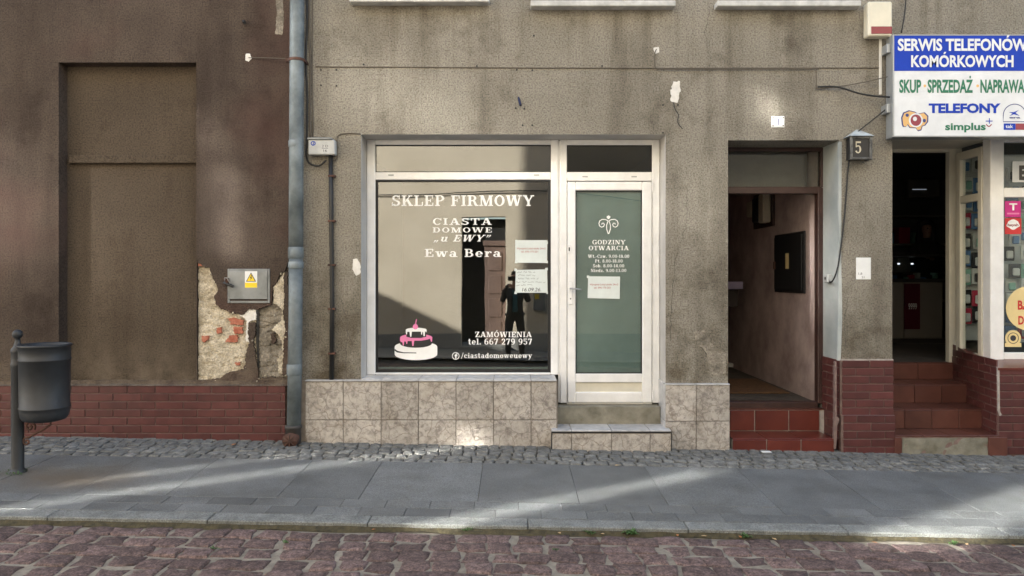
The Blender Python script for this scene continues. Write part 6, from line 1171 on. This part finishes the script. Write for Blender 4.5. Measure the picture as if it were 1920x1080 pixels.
# clerk behind the counter
wx, wy, wz_ = PX(1737, 4.0), 4.0, .62
cl = thing('person', 'person with dark hair and black top behind the shop counter', 'person', (wx, wy, wz_)); J = {}
def k_(n, x, y, z, r, r2=None): J[n] = (wx + x, wy + y, wz_ + z, r, r2 or r)
k_('pelvis', 0, 0, .9, .16, .12); k_('waist', 0, 0, 1.05, .13, .1); k_('chest', 0, 0, 1.24, .15, .11); k_('neckb', 0, 0, 1.37, .075, .065); k_('neck', 0, 0, 1.42, .048); k_('jaw', 0, -.025, 1.485, .055, .062); k_('head', 0, -.005, 1.56, .072, .086); k_('crown', 0, 0, 1.63, .06, .07)
for s, n in ((-1, 'l'), (1, 'r')): k_(n + 'sh', s * .155, 0, 1.32, .06); k_(n + 'el', s * .24, -.06, 1.08, .048); k_(n + 'wr', s * .15, -.25, 1.16 - .0, .032); k_(n + 'hip', s * .09, 0, .85, .1); k_(n + 'kn', s * .1, 0, .48, .07); k_(n + 'an', s * .1, .02, .08, .045); k_(n + 'toe', s * .1, -.13, .03, .04)
E_ = [('pelvis', 'waist', 0), ('waist', 'chest', 0), ('chest', 'neckb', 0), ('neckb', 'neck', 1), ('neck', 'jaw', 1), ('jaw', 'head', 1), ('head', 'crown', 1)]
for n in 'lr': E_ += [('chest', n + 'sh', 0), (n + 'sh', n + 'el', 0), (n + 'el', n + 'wr', 0), ('pelvis', n + 'hip', 0), (n + 'hip', n + 'kn', 0), (n + 'kn', n + 'an', 0), (n + 'an', n + 'toe', 0)]
hand(J, E_, 'L', 'lwr', (.1, -1, -.1), (1, 0, 0), (0, -.3, -1), 1); hand(J, E_, 'R', 'rwr', (-.1, -1, -.1), (1, 0, 0), (0, -.3, -1), 1)
skin_body('body', J, E_, cl, [M['blackcloth'], M['skin']])
mb = MB(); hv = []
for i in range(9):
    for k in range(18):
        a = 2 * math.pi * k / 18; t = i / 8; front = math.sin(a) < -.35
        r = [.01, .07, .105, .118, .122, .125, .128, .125, .10][i]; zz = [1.70, 1.69, 1.66, 1.61, 1.55, 1.48, 1.42, 1.36, 1.32][i]
        hv.append((wx + r * math.cos(a) * (1 + .08 * math.sin(5 * a + i)), wy + (r * .95 * math.sin(a) if not (front and i > 2) else .02 + r * .2 * math.sin(a)) + .015, wz_ + zz + .01 * math.sin(3 * a + i)))
mb.add(hv, [(i * 18 + k, i * 18 + (k + 1) % 18, (i + 1) * 18 + (k + 1) % 18, (i + 1) * 18 + k) for i in range(8) for k in range(18)]); mb.build('hair', M['hair'], cl, True)
mb = MB().tube([(wx, wy - .085, wz_ + 1.57), (wx, wy - .105, wz_ + 1.54)], [.009, .014], 8); mb.build('nose', M['skin'], cl, True)
for s in (-1, 1): MB().tube([(wx + s * .03, wy - .083, wz_ + 1.568), (wx + s * .03, wy - .088, wz_ + 1.568)], .010, 10).build('eye', M['hair'], cl)
MB().box(wx - .022, wx + .022, wy - .088, wy - .082, wz_ + 1.502, wz_ + 1.510).build('mouth', plain('lips', (.3, .08, .07)), cl)
